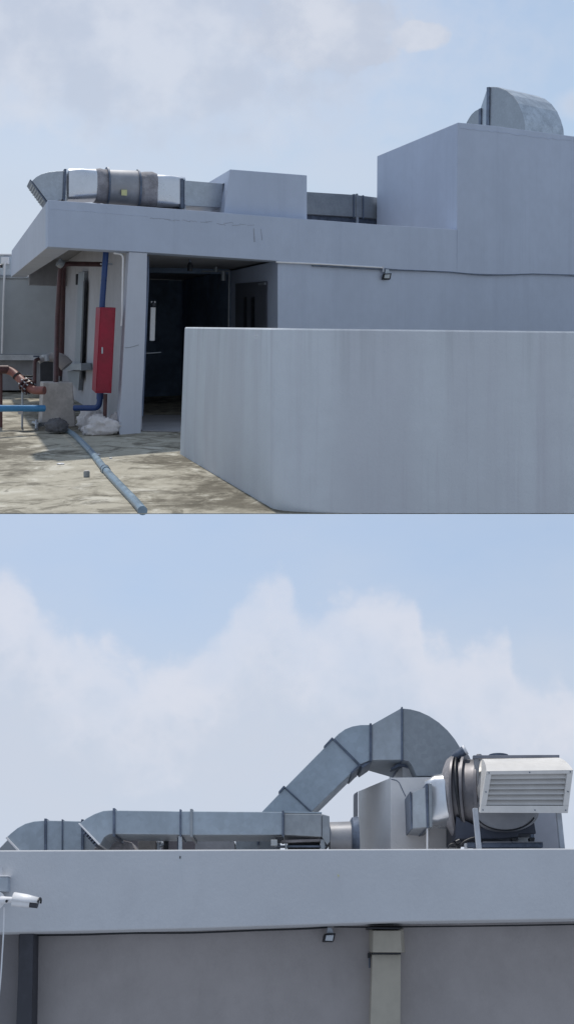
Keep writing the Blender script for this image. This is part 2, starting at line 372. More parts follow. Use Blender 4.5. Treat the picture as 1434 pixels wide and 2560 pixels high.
tube('crack', [U_.P(a, b, -.001) for a, b in wob((652, 572), (655, 600), 8, 1)], .006, CRK, bld, 6)
tube('crack', [U_.P(a, b, .019) for a, b in [(312, 869), (322, 869), (334, 866), (347, 862)]], .006, GALVD, bld, 6)
# double door in the recess side wall
dd = prism('double_door', S_R, [(666, 703), (588, 709), (588, 892), (666, 905)], -.03, .028, mat('grey_door_paint', (.12, .13, .16), .5), bld, .004)
for q in ((609, 616), (627, 636)):
    prism('glazing_slot', S_R, [(q[1], 742), (q[0], 744), (q[0], 860), (q[1], 862)], -.036, .005, BLACK, dd, 0)
prism('door_closer', S_R, [(661, 706), (645, 708), (645, 713), (661, 712)], -.07, .038, GALV, dd, .003)

# fittings round the recess
t = thing('ceiling_lamp', 'small dark lamp hanging from the recess ceiling above the doorway', 'lamp', U_.P(475, 655, 1.2))
tube('stem', [U_.P(475, 642, 1.2), U_.P(475, 656, 1.2)], .018, FLANGE, t, 10)
tube('lamp_body', [U_.P(475, 656, 1.2), U_.P(475, 664, 1.2), U_.P(475, 678, 1.2)], [.03, .055, .05], BLACK, t, 16)
t = thing('wall_lamp_bracket', 'thin grey pipe run with a small drop head at the back of the recess ceiling', 'pipe', U_.P(556, 675, 2.6))
tube('horizontal_pipe', [U_.P(505, 678, 2.6), U_.P(574, 678, 2.6)], .016, GALVD, t, 8)
tube('drop_head', [U_.P(540, 667, 2.6), U_.P(540, 680, 2.6)], .04, GALVD, t, 10)
tube('drop_head', [U_.P(558, 678, 2.6), U_.P(558, 702, 2.6)], .05, GALVD, t, 10)
tag(tube('thin_post', [U_.P(573, 676, 2.7), ground_z(U_.P(569, 815, 2.7))], .02, GALVD), 'thin grey upright pipe beside the recess side wall', 'pipe')
t = thing('strip_panel', 'narrow white upright panel with a dark round knob inside the dark doorway', 'panel', U_.P(383, 852, 1.5))
prism('panel', U_, [(377, 768), (389.5, 768), (387, 852), (374.5, 852)], 1.5, .04, WPL, t, .01)
lump('knob', U_.P(383.5, 762, 1.47), (.05, .05, .05), NAVY, t, 1, .05)
prism('clip', U_, rect(378, 753, 381, 760), 1.5, .03, WPL, t, .003); prism('clip', U_, rect(386, 753, 389, 760), 1.5, .03, WPL, t, .003)
tag(tube('shelf_rail', [U_.P(356, 884, 1.8), U_.P(402, 881, 1.8)], .012, GALVD), 'short pale rail across the dark doorway below the white panel', 'rail')
tag(tube('door_edge_pipe', [U_.P(370, 640, .5), U_.P(370, 700, .5), U_.P(363, 860, .5), U_.P(355, 1040, .5)], .022, mat('steel_blue_paint', (.14, .18, .28), .4)), 'thin steel blue pipe down the right edge of the column', 'pipe')
# step at the doorway
solid_pts = [gnd(356, 1079), gnd(452, 1081), gnd(452, 1040) + E1 * 0, gnd(340, 1040)]
tag(solid('door_sill', [p + V((0, 0, .002)) for p in solid_pts], (0, 0, .022), PLASTER, None, .006), 'thin grey cement sill across the open doorway floor', 'door sill')

# ---- cable conduit and floodlight on the long wall
t = thing('wall_conduit', 'thin pale conduit with a sagging cable along the joint above the long wall', 'conduit', U_.P(700, 655, 0))
tube('conduit', [U_.P(690, 655, .0), U_.P(800, 660, 0), U_.P(956, 669, 0)], .018, WPL, t, 8)
tube('clip_head', [U_.P(956, 664, .0), U_.P(957, 680, 0)], .022, PAINT_SIDE, t, 8)
tube('cable', [U_.P(a, b, .0) for a, b in [(780, 664), (900, 671), (960, 674), (1050, 677), (1120, 680), (1165, 684), (1215, 688), (1270, 687), (1330, 685), (1440, 688)]], .014, FLANGE, t, 8)
def floodlight(fr, x, y, k, b, label):
    t = thing('floodlight', label, 'floodlight', fr.P(x + 2 * k, y - 10 * k, b))
    prism('bracket', fr, [(x - 3 * k, y - 17 * k), (x + 5 * k, y - 17 * k), (x + 8 * k, y - 6 * k), (x - 4 * k, y - 6 * k)], b - .05, .05, GALV, t, .004)
    bm = bmesh.new()
    f = [fr.P(x - 8 * k, y - 6 * k, b - .10), fr.P(x + 12 * k, y - 7 * k, b - .10), fr.P(x + 9 * k, y + 8 * k, b - .04), fr.P(x - 11 * k, y + 7 * k, b - .04)]
    bk = [fr.P(x - 11 * k, y - 2 * k, b - .02), fr.P(x + 6 * k, y - 3 * k, b - .02), fr.P(x + 6 * k, y + 10 * k, b), fr.P(x - 13 * k, y + 10 * k, b)]
    a = [bm.verts.new(p) for p in f]; c = [bm.verts.new(p) for p in bk]
    bm.faces.new(a); bm.faces.new(c[::-1])
    for i in range(4): bm.faces.new((a[i], c[i], c[(i + 1) % 4], a[(i + 1) % 4]))
    h = link('housing', bm, BLACK, t, bevel=.003)
    cen = sum(f, V((0, 0, 0))) / 4; n = (f[1] - f[0]).cross(f[3] - f[0]).normalized()
    if n.dot(cen) > 0: n = -n
    g = [cen + (p - cen) * .66 + n * .003 for p in f]
    solid('glass', g, n * .004, LENS, t, 0)
    return t
floodlight(U_, 966, 690, 1.0, .02, 'small black square floodlight on the long wall under the conduit of the upper building')

# ---- doorway side: blue riser pipe, conduit, red cabinet (on the side wall)
S_C = side_frame(cl0 - E2 * .02)                       # outer face of the side wall
def SW(px, py, out=0): return S_C.P(px, py, -out)
t = thing('blue_riser_pipe', 'dark blue riser pipe coming down the side wall behind the red cabinet', 'pipe', U_.P(250, 1020, .3))
tube('riser', bend([U_.P(266, 620, .50), U_.P(260, 700, .50), U_.P(255, 770, .50), U_.P(250, 985, .50), U_.P(249, 1020, .50), U_.P(186, 1020, .9)], .22, 6), .052, BLUE, t, 18)
tube('coupling', [U_.P(250.5, 978, .50), U_.P(250, 998, .50)], .062, BLUE, t, 18)
prism('pipe_clip', U_, rect(252, 658, 282, 662), .50, .06, GALVD, t, .003)
t = thing('fire_hose_cabinet', 'tall crimson steel cabinet mounted on the side wall beside the column', 'cabinet', U_.P(258, 985, .1))
bm = bmesh.new()
fr = [U_.P(251, 769, .10), U_.P(290, 769, .10), U_.P(279, 983, .10), U_.P(239, 983, .10)]
bkv = [U_.P(240, 768, .45), U_.P(276, 768, .45), U_.P(268, 979, .45), U_.P(230, 974, .45)]
a = [bm.verts.new(p) for p in fr]; c = [bm.verts.new(p) for p in bkv]
bm.faces.new(a); bm.faces.new(c[::-1])
for i in range(4): bm.faces.new((a[i], c[i], c[(i + 1) % 4], a[(i + 1) % 4]))
link('cabinet_body', bm, REDB, t, bevel=.008)
prism('door_panel', U_, [(253, 773), (287, 773), (276.5, 978), (241.5, 978)], .088, .012, REDB, t, .004)
cb = t
prism('door_latch', U_, rect(254, 868, 258, 884), .076, .012, GALV, cb, .002)
for hy in (795, 955): prism('hinge', U_, rect(285 - (hy - 773) * .05, hy, 289 - (hy - 773) * .05, hy + 12), .078, .02, REDB, cb, .003)
tag(tube('red_brown_drain_pipe', [U_.P(264, 985, .38), U_.P(262, 1052, .38)], .035, RUST), 'short red brown pipe below the red cabinet behind the white sacks', 'pipe')
tag(tube('bent_conduit', bend([U_.P(285, 633, .12), U_.P(308, 636, .12), U_.P(305, 790, .12), U_.P(303, 815, .12)], .15), .016, WPL), 'thin pale conduit bent beside the column above the red cabinet', 'conduit')
t = thing('sprinkler_pipe', 'red brown pipe running under the roof and down the wall corner into the concrete block', 'pipe', U_.P(141, 952, 2.2))
tube('vertical_pipe', bend([U_.P(268, 661, 3.2), U_.P(152, 659, 3.2), U_.P(144, 800, 3.2), U_.P(140, 960, 2.2)], .2), .05, RUST, t, 14)
tube('second_pipe', [U_.P(157, 664, 3.6), U_.P(152, 880, 3.6), U_.P(147, 940, 3.6)], .075, RUST, t, 14)
tube('elbow_fitting', [U_.P(147, 655, 3.15), U_.P(157, 662, 3.15)], .09, GALVD, t, 14)
t = thing('cable_trunking', 'grey upright cable trunking with a dark side slot on the white side wall', 'trunking', SW(200, 920))
prism('trunk', S_C, [(211, 679), (196, 681), (186, 918), (202, 921)], -.10, .095, GALVD, t, .006)
prism('dark_slot', S_C, [(212, 703), (208.5, 703), (199, 948), (203.5, 950)], -.11, .008, BLACK, t, 0)
prism('handle', S_C, [(192, 685), (189.5, 686), (189, 712), (191.5, 712)], -.10, .08, BLACK, t, 0)
prism('foot_shelf', S_C, [(202, 908), (157, 910), (157, 924), (203, 926)], -.28, .27, GALVD, t, .006)
prism('lower_wedge', S_C, [(200, 928), (168, 927), (172, 950), (196, 976)], -.12, .11, GALVD, t, .004)
t = thing('curved_hood', 'pale curved pipe hood with thin clamps beside the trunking foot', 'hood', U_.P(140, 900, 3.4))
tube('hood', bend([U_.P(98, 905, 3.2), U_.P(112, 893, 3.2), U_.P(150, 893, 3.2), U_.P(180, 905, 3.1), U_.P(170, 932, 3.0)], .5), [.06] * 3 + [.10] * 26, CONCRETE, t, 14) if False else None
hp = bend([U_.P(98, 903, 3.2), U_.P(118, 893, 3.2), U_.P(150, 894, 3.1), U_.P(168, 915, 3.0)], .35)
tube('hood', hp, [.05 + .09 * i / (len(hp) - 1) for i in range(len(hp))], mat('dirty_white_cover', (.36, .34, .34), .7), t, 16)
tube('clamp', [U_.P(116, 886, 3.2), U_.P(117, 902, 3.2)], .09, GALV, t, 14)
tube('drop_pipe', bend([U_.P(99, 897, 3.1), U_.P(88, 900, 3.1), U_.P(87, 975, 3.0)], .1), .035, RUST, t, 12)
prism('bracket', U_, rect(84, 889, 100, 893), 3.0, .1, FLANGE, t, .003)
prism('dark_plate', U_, rect(101, 903, 133, 955), 3.4, .06, mat('dark_grey_plate', (.07, .075, .085), .6), t, .004)

# ---- flanged red pipe, blue pipe, concrete block
t = thing('red_flanged_pipe', 'faded red pipe with a bolted flange bending into the concrete block', 'pipe', U_.P(70, 985, 2.0))
tube('pipe_run', bend([U_.P(-40, 924, 2.6), U_.P(26, 924, 2.6), U_.P(66, 962, 2.1), U_.P(82, 976, 1.9), U_.P(112, 976, 1.7)], .16), .075, SALMON, t, 18)
tube('dark_run', [U_.P(-60, 924, 2.58), U_.P(20, 924, 2.58)], .079, RUST, t, 18)
fa, fb = U_.P(63, 960, 2.12), U_.P(76, 972, 1.95); d = (fb - fa).normalized()
for k in (0.0, .55):
    c_ = fa + (fb - fa) * (k + .1); tube('flange', [c_, c_ + d * .03], .14, RUST, t, 24)
s1 = V((0, 0, 1)); s1 = (s1 - d * s1.dot(d)).normalized(); s2 = d.cross(s1)
for k in range(8):
    a_ = k * math.pi / 4; p = fa + s1 * (.115 * math.cos(a_)) + s2 * (.115 * math.sin(a_)); tube('bolt', [p - d * .03, p + (fb - fa) * .75 + d * .06], .014, GALVD, t, 8)
tube('clamp_ring', [U_.P(41, 938, 2.38), U_.P(44, 941, 2.36)], .085, BLACK, t, 18)
tube('rod', [U_.P(46, 940, 2.3), U_.P(82, 941, 2.3)], .016, BLACK, t, 8)
tube('support_leg', [U_.P(3, 930, 2.6), ground_z(U_.P(3, 980, 2.6))], .03, RUST, t, 8)
tube('support_leg', [U_.P(57, 965, 2.3), ground_z(U_.P(56, 1008, 2.3))], .02, GALV, t, 8)
t = thing('light_blue_pipe', 'light blue pipe lying low along the deck left of the concrete block', 'pipe', U_.P(50, 1025, 1.1))
tube('pipe', [U_.P(-80, 1021, 1.1), U_.P(60, 1021, 1.1), U_.P(112, 1021, 1.1)], .058, SKYB, t, 20)
prism('saddle', U_, rect(46, 1028, 58, 1036), 1.05, .12, CONCRETE, t, .004)
t = thing('concrete_block', 'tall raw concrete support block standing on the deck between the pipes', 'concrete block', gnd(145, 1062))
bm = bmesh.new()
bf = frontal(gnd(145, 1066).y)
f = [bf.P(109, 956), bf.P(182, 956), bf.P(188, 1068), bf.P(105, 1068)]; b_ = [bf.P(102, 952, .0) + V((0, .0, 0)), bf.P(165, 952), bf.P(190, 1060), bf.P(99, 1058)]
b2 = [frontal(bf.o.y + .45).P(101, 953), frontal(bf.o.y + .45).P(172, 953), frontal(bf.o.y + .45).P(190, 1052), frontal(bf.o.y + .45).P(96, 1052)]
a = [bm.verts.new(p) for p in f]; c = [bm.verts.new(p) for p in b2]
bm.faces.new(a); bm.faces.new(c[::-1])
for i in range(4): bm.faces.new((a[i], c[i], c[(i + 1) % 4], a[(i + 1) % 4]))
link('block', bm, CONCRETE, t, bevel=.015)
# sacks and debris
g = gnd(222, 1078); tag(lump('cement_sack', g + V((0, .15, .17)), (.25, .20, .27), SACK, None, 2, .22, 1.4, crease=.28), 'plump off white sack slumped behind the torn sack by the column foot', 'sack')
g = gnd(252, 1086); tag(lump('torn_sack', g + V((0, 0, .12)), (.31, .20, .20), SACK, None, 9, .42, 2.1, crease=.45), 'crumpled torn white sack lying against the column foot', 'sack')
g = gnd(284, 1084); tag(lump('sack_scrap', g + V((-.02, .12, .13)), (.10, .10, .20), SACK, None, 5, .5, 2.2, crease=.4), 'upright flap of torn sacking leaning on the column', 'sack')
g = gnd(140, 1085); tag(lump('dark_sack', g + V((0, .1, .12)), (.19, .2, .15), SACKD, None, 4, .2, 1.4, crease=.25), 'dark dirty sack slumped at the foot of the concrete block', 'sack')
t = thing('pipe_scrap', 'small grey pipe offcuts lying on the deck left of the concrete block', 'pipe scrap', gnd(98, 1070))
tube('offcut', [gnd(84, 1062) + V((0, 0, .04)), gnd(98, 1070) + V((0, 0, .06)), gnd(116, 1067) + V((0, 0, .05))], .035, GALVD, t, 10)
tube('offcut', [gnd(92, 1076) + V((0, 0, .02)), gnd(92, 1064) + V((0, 0, .09))], .03, GALVD, t, 10)
# pvc pipe on the deck
t = thing('pvc_pipe', 'long blue grey plastic pipe lying across the concrete deck toward the front edge', 'pipe', gnd(260, 1180))
R = .046
pts = [gnd(168, 1080), gnd(188, 1093), gnd(227, 1133), gnd(264, 1180), gnd(303, 1223), gnd(334, 1256), gnd(356, 1282)]
pts = [p + V((0, 0, R * .55)) for p in pts]
fine = []
for i in range(len(pts) - 1):
    p0 = pts[max(i - 1, 0)]; p1 = pts[i]; p2 = pts[i + 1]; p3 = pts[min(i + 2, len(pts) - 1)]
    for s in range(6):
        q = s / 6; fine.append(.5 * ((2 * p1) + (p2 - p0) * q + (2 * p0 - 5 * p1 + 4 * p2 - p3) * q * q + (3 * p1 - p0 - 3 * p2 + p3) * q ** 3))
fine.append(pts[-1])
fine.append(fine[-1] + (fine[-1] - fine[-2]).normalized() * .25)
bm = bmesh.new(); sweep_bm(bm, fine, R, 24)
r_ = bmesh.ops.bisect_plane(bm, geom=bm.verts[:] + bm.edges[:] + bm.faces[:], plane_co=(0, YE + .001, 0), plane_no=(0, -1, 0), clear_outer=True)
bmesh.ops.holes_fill(bm, edges=bm.edges[:])
link('pipe', bm, PVC, t, smooth=True, auto=50)
d = (pts[4] - pts[3]).normalized(); tube('collar', [pts[3] - d * .05, pts[3] + d * .09], R + .010, PVC, t, 24); tube('seal_ring', [pts[3] - d * .075, pts[3] - d * .05], R + .014, FLANGE, t, 24)
t = thing('anchor_stub', 'short grey metal pipe stub standing on the deck left of the plastic pipe', 'pipe stub', gnd(217, 1192))
g = gnd(217, 1192); tube('stub', [g + V((0, 0, .004)), g + V((0, 0, .066))], .038, GALVD, t, 20); tube('cap', [g + V((0, 0, .067)), g + V((0, 0, .076))], .030, CONCRETE, t, 20)
for q in ((152, 1161, .05, 'larger bright white chip lying on the open deck left of the metal stub'), (244, 1138, .04, 'small white chip lying just right of the plastic pipe'), (277, 1147, .022, 'tiny white chip lying on the deck right of the plastic pipe')):
    g = gnd(q[0], q[1]); tag(lump('paint_chip', g + V((0, 0, .008)), (q[2], q[2] * .8, .012), WPL, None, q[0], .3), q[3], 'paint chip', 'white chips on the deck')

# ---- equipment housing at far left
YH = 27.5; FH = frontal(YH)
t = thing('equipment_housing', 'large pale grey panelled equipment housing raised above the deck at the far left', 'equipment housing', FH.P(60, 975))
prism('panel_face', FH, [(-120, 697), (150, 697), (150, 886), (-120, 886)], 0, 1.8, mat('pale_panel', (.36, .39, .42), .6, 0, .06, .6), t, .01)
prism('top_rail', FH, rect(-120, 690, 150, 696.5), -.06, 1.9, GALVD, t, .01)
prism('bottom_rail', FH, rect(-120, 886.5, 135, 901), -.08, 1.9, mat('pale_trim', (.5, .52, .55), .6), t, .01)
prism('plinth', FH, rect(-120, 901.5, 150, 976), .25, 1.5, PLASTER, t, .01)
tube('drain_conduit', bend([FH.P(13, 655, -.15), FH.P(9, 760, -.15), FH.P(6, 884, -.15)], .1), .03, WPL, t, 8)
t = thing('wall_cabinet', 'small pale box fixed above the equipment housing at the left edge', 'cabinet', FH.P(10, 690))
prism('box', FH, rect(-60, 638, 27, 689.5), 0, .8, mat('pale_box', (.52, .58, .64), .6), t, .02)
prism('box_lid', FH, rect(-62, 634, 29, 638), -.05, .9, WPL, t, .01)
prism('conduit_box', FH, rect(3, 642, 22, 660), -.12, .11, WPL, t, .02)
t = thing('security_camera', 'small dark tipped security camera cut by the left edge above the housing', 'security camera', FH.P(-3, 666, -.3))
tube('camera_body', [FH.P(-14, 664, -.4), FH.P(2, 665, -.4)], .055, WPL, t, 16)
tube('lens_end', [FH.P(2, 665, -.4), FH.P(7, 665, -.4)], .05, BLACK, t, 16)

# ---- parapet wall in the foreground (turns a rounded corner at the front edge of the deck)
GA = gnd(450, 1135); GB = V((gnd(700, 1283).x, YE, -EYE))
pth = [GA]; dAB = (GB - GA); L = dAB.length; dn = dAB.normalized(); R0 = .3
p = GB - dn * R0; q = GB + V((.8, 0, 0))
for s in range(41):
    k = s / 40; pth.append(p * (1 - k) ** 2 + GB * 2 * k * (1 - k) + q * k * k)
pth.append(V((7, YE, -EYE)))
bm = bmesh.new(); rings = []
th = .16
for i, p in enumerate(pth):
    d = (pth[min(i + 1, len(pth) - 1)] - pth[max(i - 1, 0)]).normalized(); nb = V((-d.y, d.x, 0))        # inward
    if nb.y < 0: nb = -nb
    px = CX + FPX * p.x / p.y
    yt = 818 + (px - 460) * (828.5 - 818) / (1434 - 460)
    zt = (HY - yt) / FPX * p.y
    lean = V((0, 0, 0))
    if i == 0: lean = V(((462 - 450) / FPX * p.y, 0, 0))
    pt = p + lean
    rings.append([bm.verts.new(V((p.x, p.y, -EYE - .004))), bm.verts.new(V((pt.x, pt.y, zt - .016))), bm.verts.new(V((pt.x, pt.y, zt)) + nb * .016),
                  bm.verts.new(V((pt.x, pt.y, zt)) + nb * (th - .016)), bm.verts.new(V((pt.x, pt.y, zt - .016)) + nb * th), bm.verts.new(V((p.x, p.y, -EYE - .004)) + nb * th)])
for i in range(len(rings) - 1):
    for k in range(6): bm.faces.new((rings[i][k], rings[i][(k + 1) % 6], rings[i + 1][(k + 1) % 6], rings[i + 1][k]))
bm.faces.new(rings[0]); bm.faces.new(rings[-1][::-1])
pw = link('parapet_wall', bm, WALLP, None, smooth=True, auto=25)
tag(pw, 'low rain streaked grey parapet wall in front of the doorway with a bright top edge', 'wall')

# ---- ducts on the upper roof
def flange(fr, x, y0, y1, b, dep, t, w=3.0, m=None, name='flange', lean=0):
    return prism(name, fr, [(x - w, y0), (x + w, y0), (x + w + lean, y1), (x - w + lean, y1)], b - .02, dep + .04, m or FLANGE, t, .004)
DB, DW = .55, .75
t = thing('fan_duct_run', 'silver duct run with round grey fan casing lying on the roof edge above the column', 'duct', U_.P(300, 520, .6))
el = arc(163, 505, 78, 77, 165, 92, 10)
el = [(81, 452)] + [(92, 442), (105, 435), (122, 430), (142, 428), (163, 427)] + [(163, 496), (150, 500), (135, 504), (119, 503)]
prism('outlet_elbow', U_, el, DB, DW, GALV, t, .006)
# slatted mouth of the elbow
m0, m1 = U_.P(80, 452, DB), U_.P(117, 503, DB); dr = (m1 - m0)
bm = bmesh.new(); dn_ = dr.normalized(); nrm = dn_.cross(E1).normalized()
if nrm.x > 0: nrm = -nrm
add_prism(bm, [m0 - dn_ * .03, m1 + dn_ * .02, m1 + dn_ * .02 + nrm * .02, m0 - dn_ * .03 + nrm * .02], E1 * DW)
mo = link('mouth_frame', bm, FLANGE, t)
for k in range(7):
    s0 = m0 + dr * (.10 + k * .125) + nrm * .021; bm = bmesh.new(); add_prism(bm, [s0, s0 + dr * .05, s0 + dr * .05 + nrm * .008, s0 + nrm * .008], E1 * DW); link('slat', bm, GALVD, mo)
flange(U_, 164, 422, 500, DB, DW, t, 3.2, lean=-3)
def usec(x, yt, yb, e, m_=1.0, dep=DW):
    a_ = U_.P(x, yt, DB + DW / 2); b2_ = U_.P(x, yb, DB + DW / 2); c_ = (a_ + b2_) / 2
    return section(c_, E1, UP, dep * m_, (a_ - b2_).length, e)
loft('foil_transition', [usec(167, 430, 503, 30), usec(200, 427.5, 503, 8), usec(237, 425.5, 504, 3.4)], FOIL, t)
loft('flexible_connector', [usec(236, 425, 505, 3.4), usec(248, 422, 508, 2.6), usec(256, 424, 508, 2.3), usec(265, 424, 510, 2)], CANVAS, t)
loft('casing_flange', [usec(265, 418, 514, 2, 1.08), usec(269.5, 418, 514, 2, 1.08)], FLANGE, t)
fc = loft('fan_casing', [usec(269.5, 425, 510, 2), usec(342, 427, 518, 2)], DRUM, t)
prism('rating_plate', U_, [(304, 474), (318, 474.5), (318, 489), (304, 488.5)], DB - .012, .02, YEL, fc, .002)
loft('casing_flange', [usec(341.5, 424, 523, 2, 1.08), usec(346, 424, 523, 2, 1.08)], FLANGE, t)
loft('flexible_connector', [usec(346, 432, 518, 2), usec(360, 430, 520, 2.3), usec(376, 431, 521, 3), usec(386, 437, 521, 4)], CANVAS, t)
loft('foil_transition', [usec(385, 440, 521, 4), usec(420, 444, 521, 10), usec(453, 449, 521, 30)], FOIL, t)
flange(U_, 455.5, 446, 522, DB, DW, t, 3.4); flange(U_, 461, 449, 520, DB, DW, t, 1.6)
prism('straight_duct', U_, [(463, 451), (559, 459), (559, 519), (463, 514)], DB, DW, GALV, t, .005)
flange(U_, 560, 458, 520, DB, DW, t, 1.8)
prism('leg', U_, rect(460.5, 515, 464.5, 535), DB + .02, .04, GALV, t, .003); prism('leg', U_, rect(163, 500, 167, 515), DB + .02, .04, GALV, t, .003)
prism('underslung_rail', U_, [(360, 519), (457, 521), (457, 530), (360, 527)], DB + .2, .4, CANVAS, t, .01)
t = thing('straight_duct_run', 'dull grey rectangular duct between the low rooftop box and the tower', 'duct', U_.P(850, 560, 4.6))
prism('duct_body', U_, [(740, 478), (885, 487), (953, 495), (985, 498), (985, 549), (885, 542), (740, 533)], 4.5, .7, GALVD, t, .005)
prism('floor_tray', U_, [(740, 536), (985, 552), (985, 585), (740, 572)], 4.7, .4, FLANGE, t, .005)
flange(U_, 884, 485, 544, 4.5, .7, t, 1.8); flange(U_, 892, 484, 545, 4.5, .7, t, 2.4, GALVD); flange(U_, 907.5, 488, 546, 4.5, .7, t, 1.8)
prism('leg', U_, rect(890, 543, 896, 575), 4.48, .04, GALV, t, .003)

# ---- fan elbow on the tower: cheek plate plus curved skin
S_T = side_frame(U_.P(1312, 400, 1.0))
t = thing('tower_duct_elbow', 'large silver curved duct elbow rising from the top of the tower', 'duct', S_T.P(1300, 345))
ck = [(1217, 218), (1232, 216.5), (1246, 218), (1264, 225), (1280, 238), (1294, 258), (1303, 280), (1309, 302), (1312, 345), (1216, 345)]
prism('elbow_shell', S_T, ck, 0, 1.60, mat('weathered_bright_steel', (.50, .54, .58), .42, .5, .16, 3, .05, 20, .15), t, .01)
prism('cheek_plate', S_T, [(x_, y_ + (1.5 if y_ < 300 else 0)) for x_, y_ in ck], -.012, .010, GALVD, t, .003)
prism('joint_flange', S_T, [(1222, 217), (1215, 218), (1213, 345), (1220, 345)], -.05, 1.12, FLANGE, t, .004)
prism('neck_duct', S_T, [(1215, 226), (1199, 274), (1199, 345), (1215, 345)], .0, 1.0, GALV, t, .005)
prism('neck_flange', S_T, [(1200.5, 270), (1195, 272), (1194, 345), (1200, 345)], -.04, 1.08, FLANGE, t, .004)
prism('rear_elbow', S_T, [(1195, 273), (1187, 277), (1178, 285), (1170, 297), (1163, 310), (1163, 345), (1195, 345)], 0, 1.0, GALVD, t, .005)

# ================================================================== LOWER VIEW
LP = L_.P
low_b = thing('lower_roof_building', 'grey plaster building front below the ducts with a deep roof parapet and shaded wall', 'building', LP(717, 2560))
PARL = mat('parapet_grey_paint', (.585, .60, .63), .8, 0, .03, .6, .2, 45, .22, .25, (.49, .50, .53))
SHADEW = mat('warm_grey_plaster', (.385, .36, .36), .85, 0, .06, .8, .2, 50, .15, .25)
prism('roof_parapet', L_, [(-1300, 2130), (2900, 2116), (2900, 2262), (1600, 2293), (1434, 2297), (1000, 2304), (480, 2321), (120, 2329), (-160, 2334), (-1300, 2360)], 0, .55, PARL, low_b, .008)
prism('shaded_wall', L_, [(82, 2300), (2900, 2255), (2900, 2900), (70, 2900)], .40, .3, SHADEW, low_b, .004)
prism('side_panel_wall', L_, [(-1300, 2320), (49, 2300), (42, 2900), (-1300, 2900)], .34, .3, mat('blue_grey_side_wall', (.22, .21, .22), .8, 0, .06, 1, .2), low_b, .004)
prism('roof_deck_plate', L_, [(-1300, 2183), (2900, 2172), (2900, 2240), (-1300, 2250)], .56, 4.0, PLASTER, low_b, 0)
prism('back_wall', L_, [(-1300, 2310), (2900, 2255), (2900, 2900), (-1300, 2900)], .75, 1.5, PLASTER, low_b, 0)
def Lbox(name, pts, b, th, m, parent=None, bevel=.004): return prism(name, L_, pts, b, th, m, parent, bevel)
# dark column
tag(Lbox('dark_pilaster', [(49.5, 2333), (84, 2334), (80, 2560), (76, 2900), (34, 2900), (41, 2560)], .24, .25, NAVY, None), 'dark navy upright column at the left end of the shaded wall', 'column')
# boxed riser
t = thing('beige_riser_casing', 'beige boxed riser with hooded top and dark slot on the shaded wall', 'riser casing', LP(967, 2560, .2))
Lbox('body', [(930, 2386), (1001, 2386), (1000, 2560), (1000, 2900), (921, 2900), (925, 2560)], .27, .13, BEIGE, t)
bm = bmesh.new()
f = [LP(932, 2326, .20), LP(1000, 2326, .20), LP(1003, 2381, .20), LP(931, 2381, .20)]; b_ = [LP(921, 2321, .40), LP(1008, 2321, .40), LP(1012, 2381, .40), LP(922, 2381, .40)]
a = [bm.verts.new(p) for p in f]; c = [bm.verts.new(p) for p in b_]
bm.faces.new(a); bm.faces.new(c[::-1])
for i in range(4): bm.faces.new((a[i], c[i], c[(i + 1) % 4], a[(i + 1) % 4]))
link('hood', bm, BEIGE, t, bevel=.004)
Lbox('hood_seal', [(919, 2318), (998, 2319), (998, 2323), (919, 2322)], .17, .2, BLACK, t, 0)
Lbox('dark_slot', [(932, 2381.5), (1001, 2381.5), (1001, 2386), (932, 2386)], .22, .15, BLACK, t, 0)
Lbox('latch', rect(919, 2382, 925, 2395), .34, .05, BLACK, t, .002); tube('hinge_rod', [LP(923, 2395, .36), LP(923, 2420, .36)], .006, FLANGE, t, 8)
floodlight(L_, 822, 2342, 1.38, .36, 'small black floodlight with bright glass under the parapet of the lower building')
t = thing('wall_mark', 'tiny dark rust spot below the parapet top left of centre', 'mark', LP(450, 2143, 0))
Lbox('spot', [(449, 2140), (452, 2141), (451, 2147), (449, 2146)], -.003, .003, BLACK, t, 0)
t = thing('wall_mark', 'tiny yellow paint fleck on the lower parapet above the floodlight', 'mark', LP(845, 2189, 0))
Lbox('spot', [(843, 2186), (847, 2188), (846, 2193), (844, 2190)], -.003, .003, YEL, t, 0)
t = thing('soffit_cable', 'thin dark cable sagging along the underside of the lower parapet', 'cable', LP(700, 2318, .36))
def cat(pts, n=6):
    out = []
    for i in range(len(pts) - 1):
        p0 = pts[max(i - 1, 0)]; p1 = pts[i]; p2 = pts[i + 1]; p3 = pts[min(i + 2, len(pts) - 1)]
        for s in range(n):
            q = s / n; out.append(.5 * ((2 * p1) + (p2 - p0) * q + (2 * p0 - 5 * p1 + 4 * p2 - p3) * q * q + (3 * p1 - p0 - 3 * p2 + p3) * q ** 3))
    out.append(pts[-1]); return out
tube('cable', cat([LP(a, b, .37) for a, b in [(86, 2338), (200, 2337), (330, 2333), (480, 2332), (640, 2326), (760, 2322), (818, 2318)]]), .006, BLACK, t, 6)
tube('cable', cat([LP(a, b, .37) for a, b in [(834, 2317), (920, 2318), (1010, 2317), (1200, 2315), (1330, 2313), (1480, 2310)]]), .005, BLACK, t, 6)
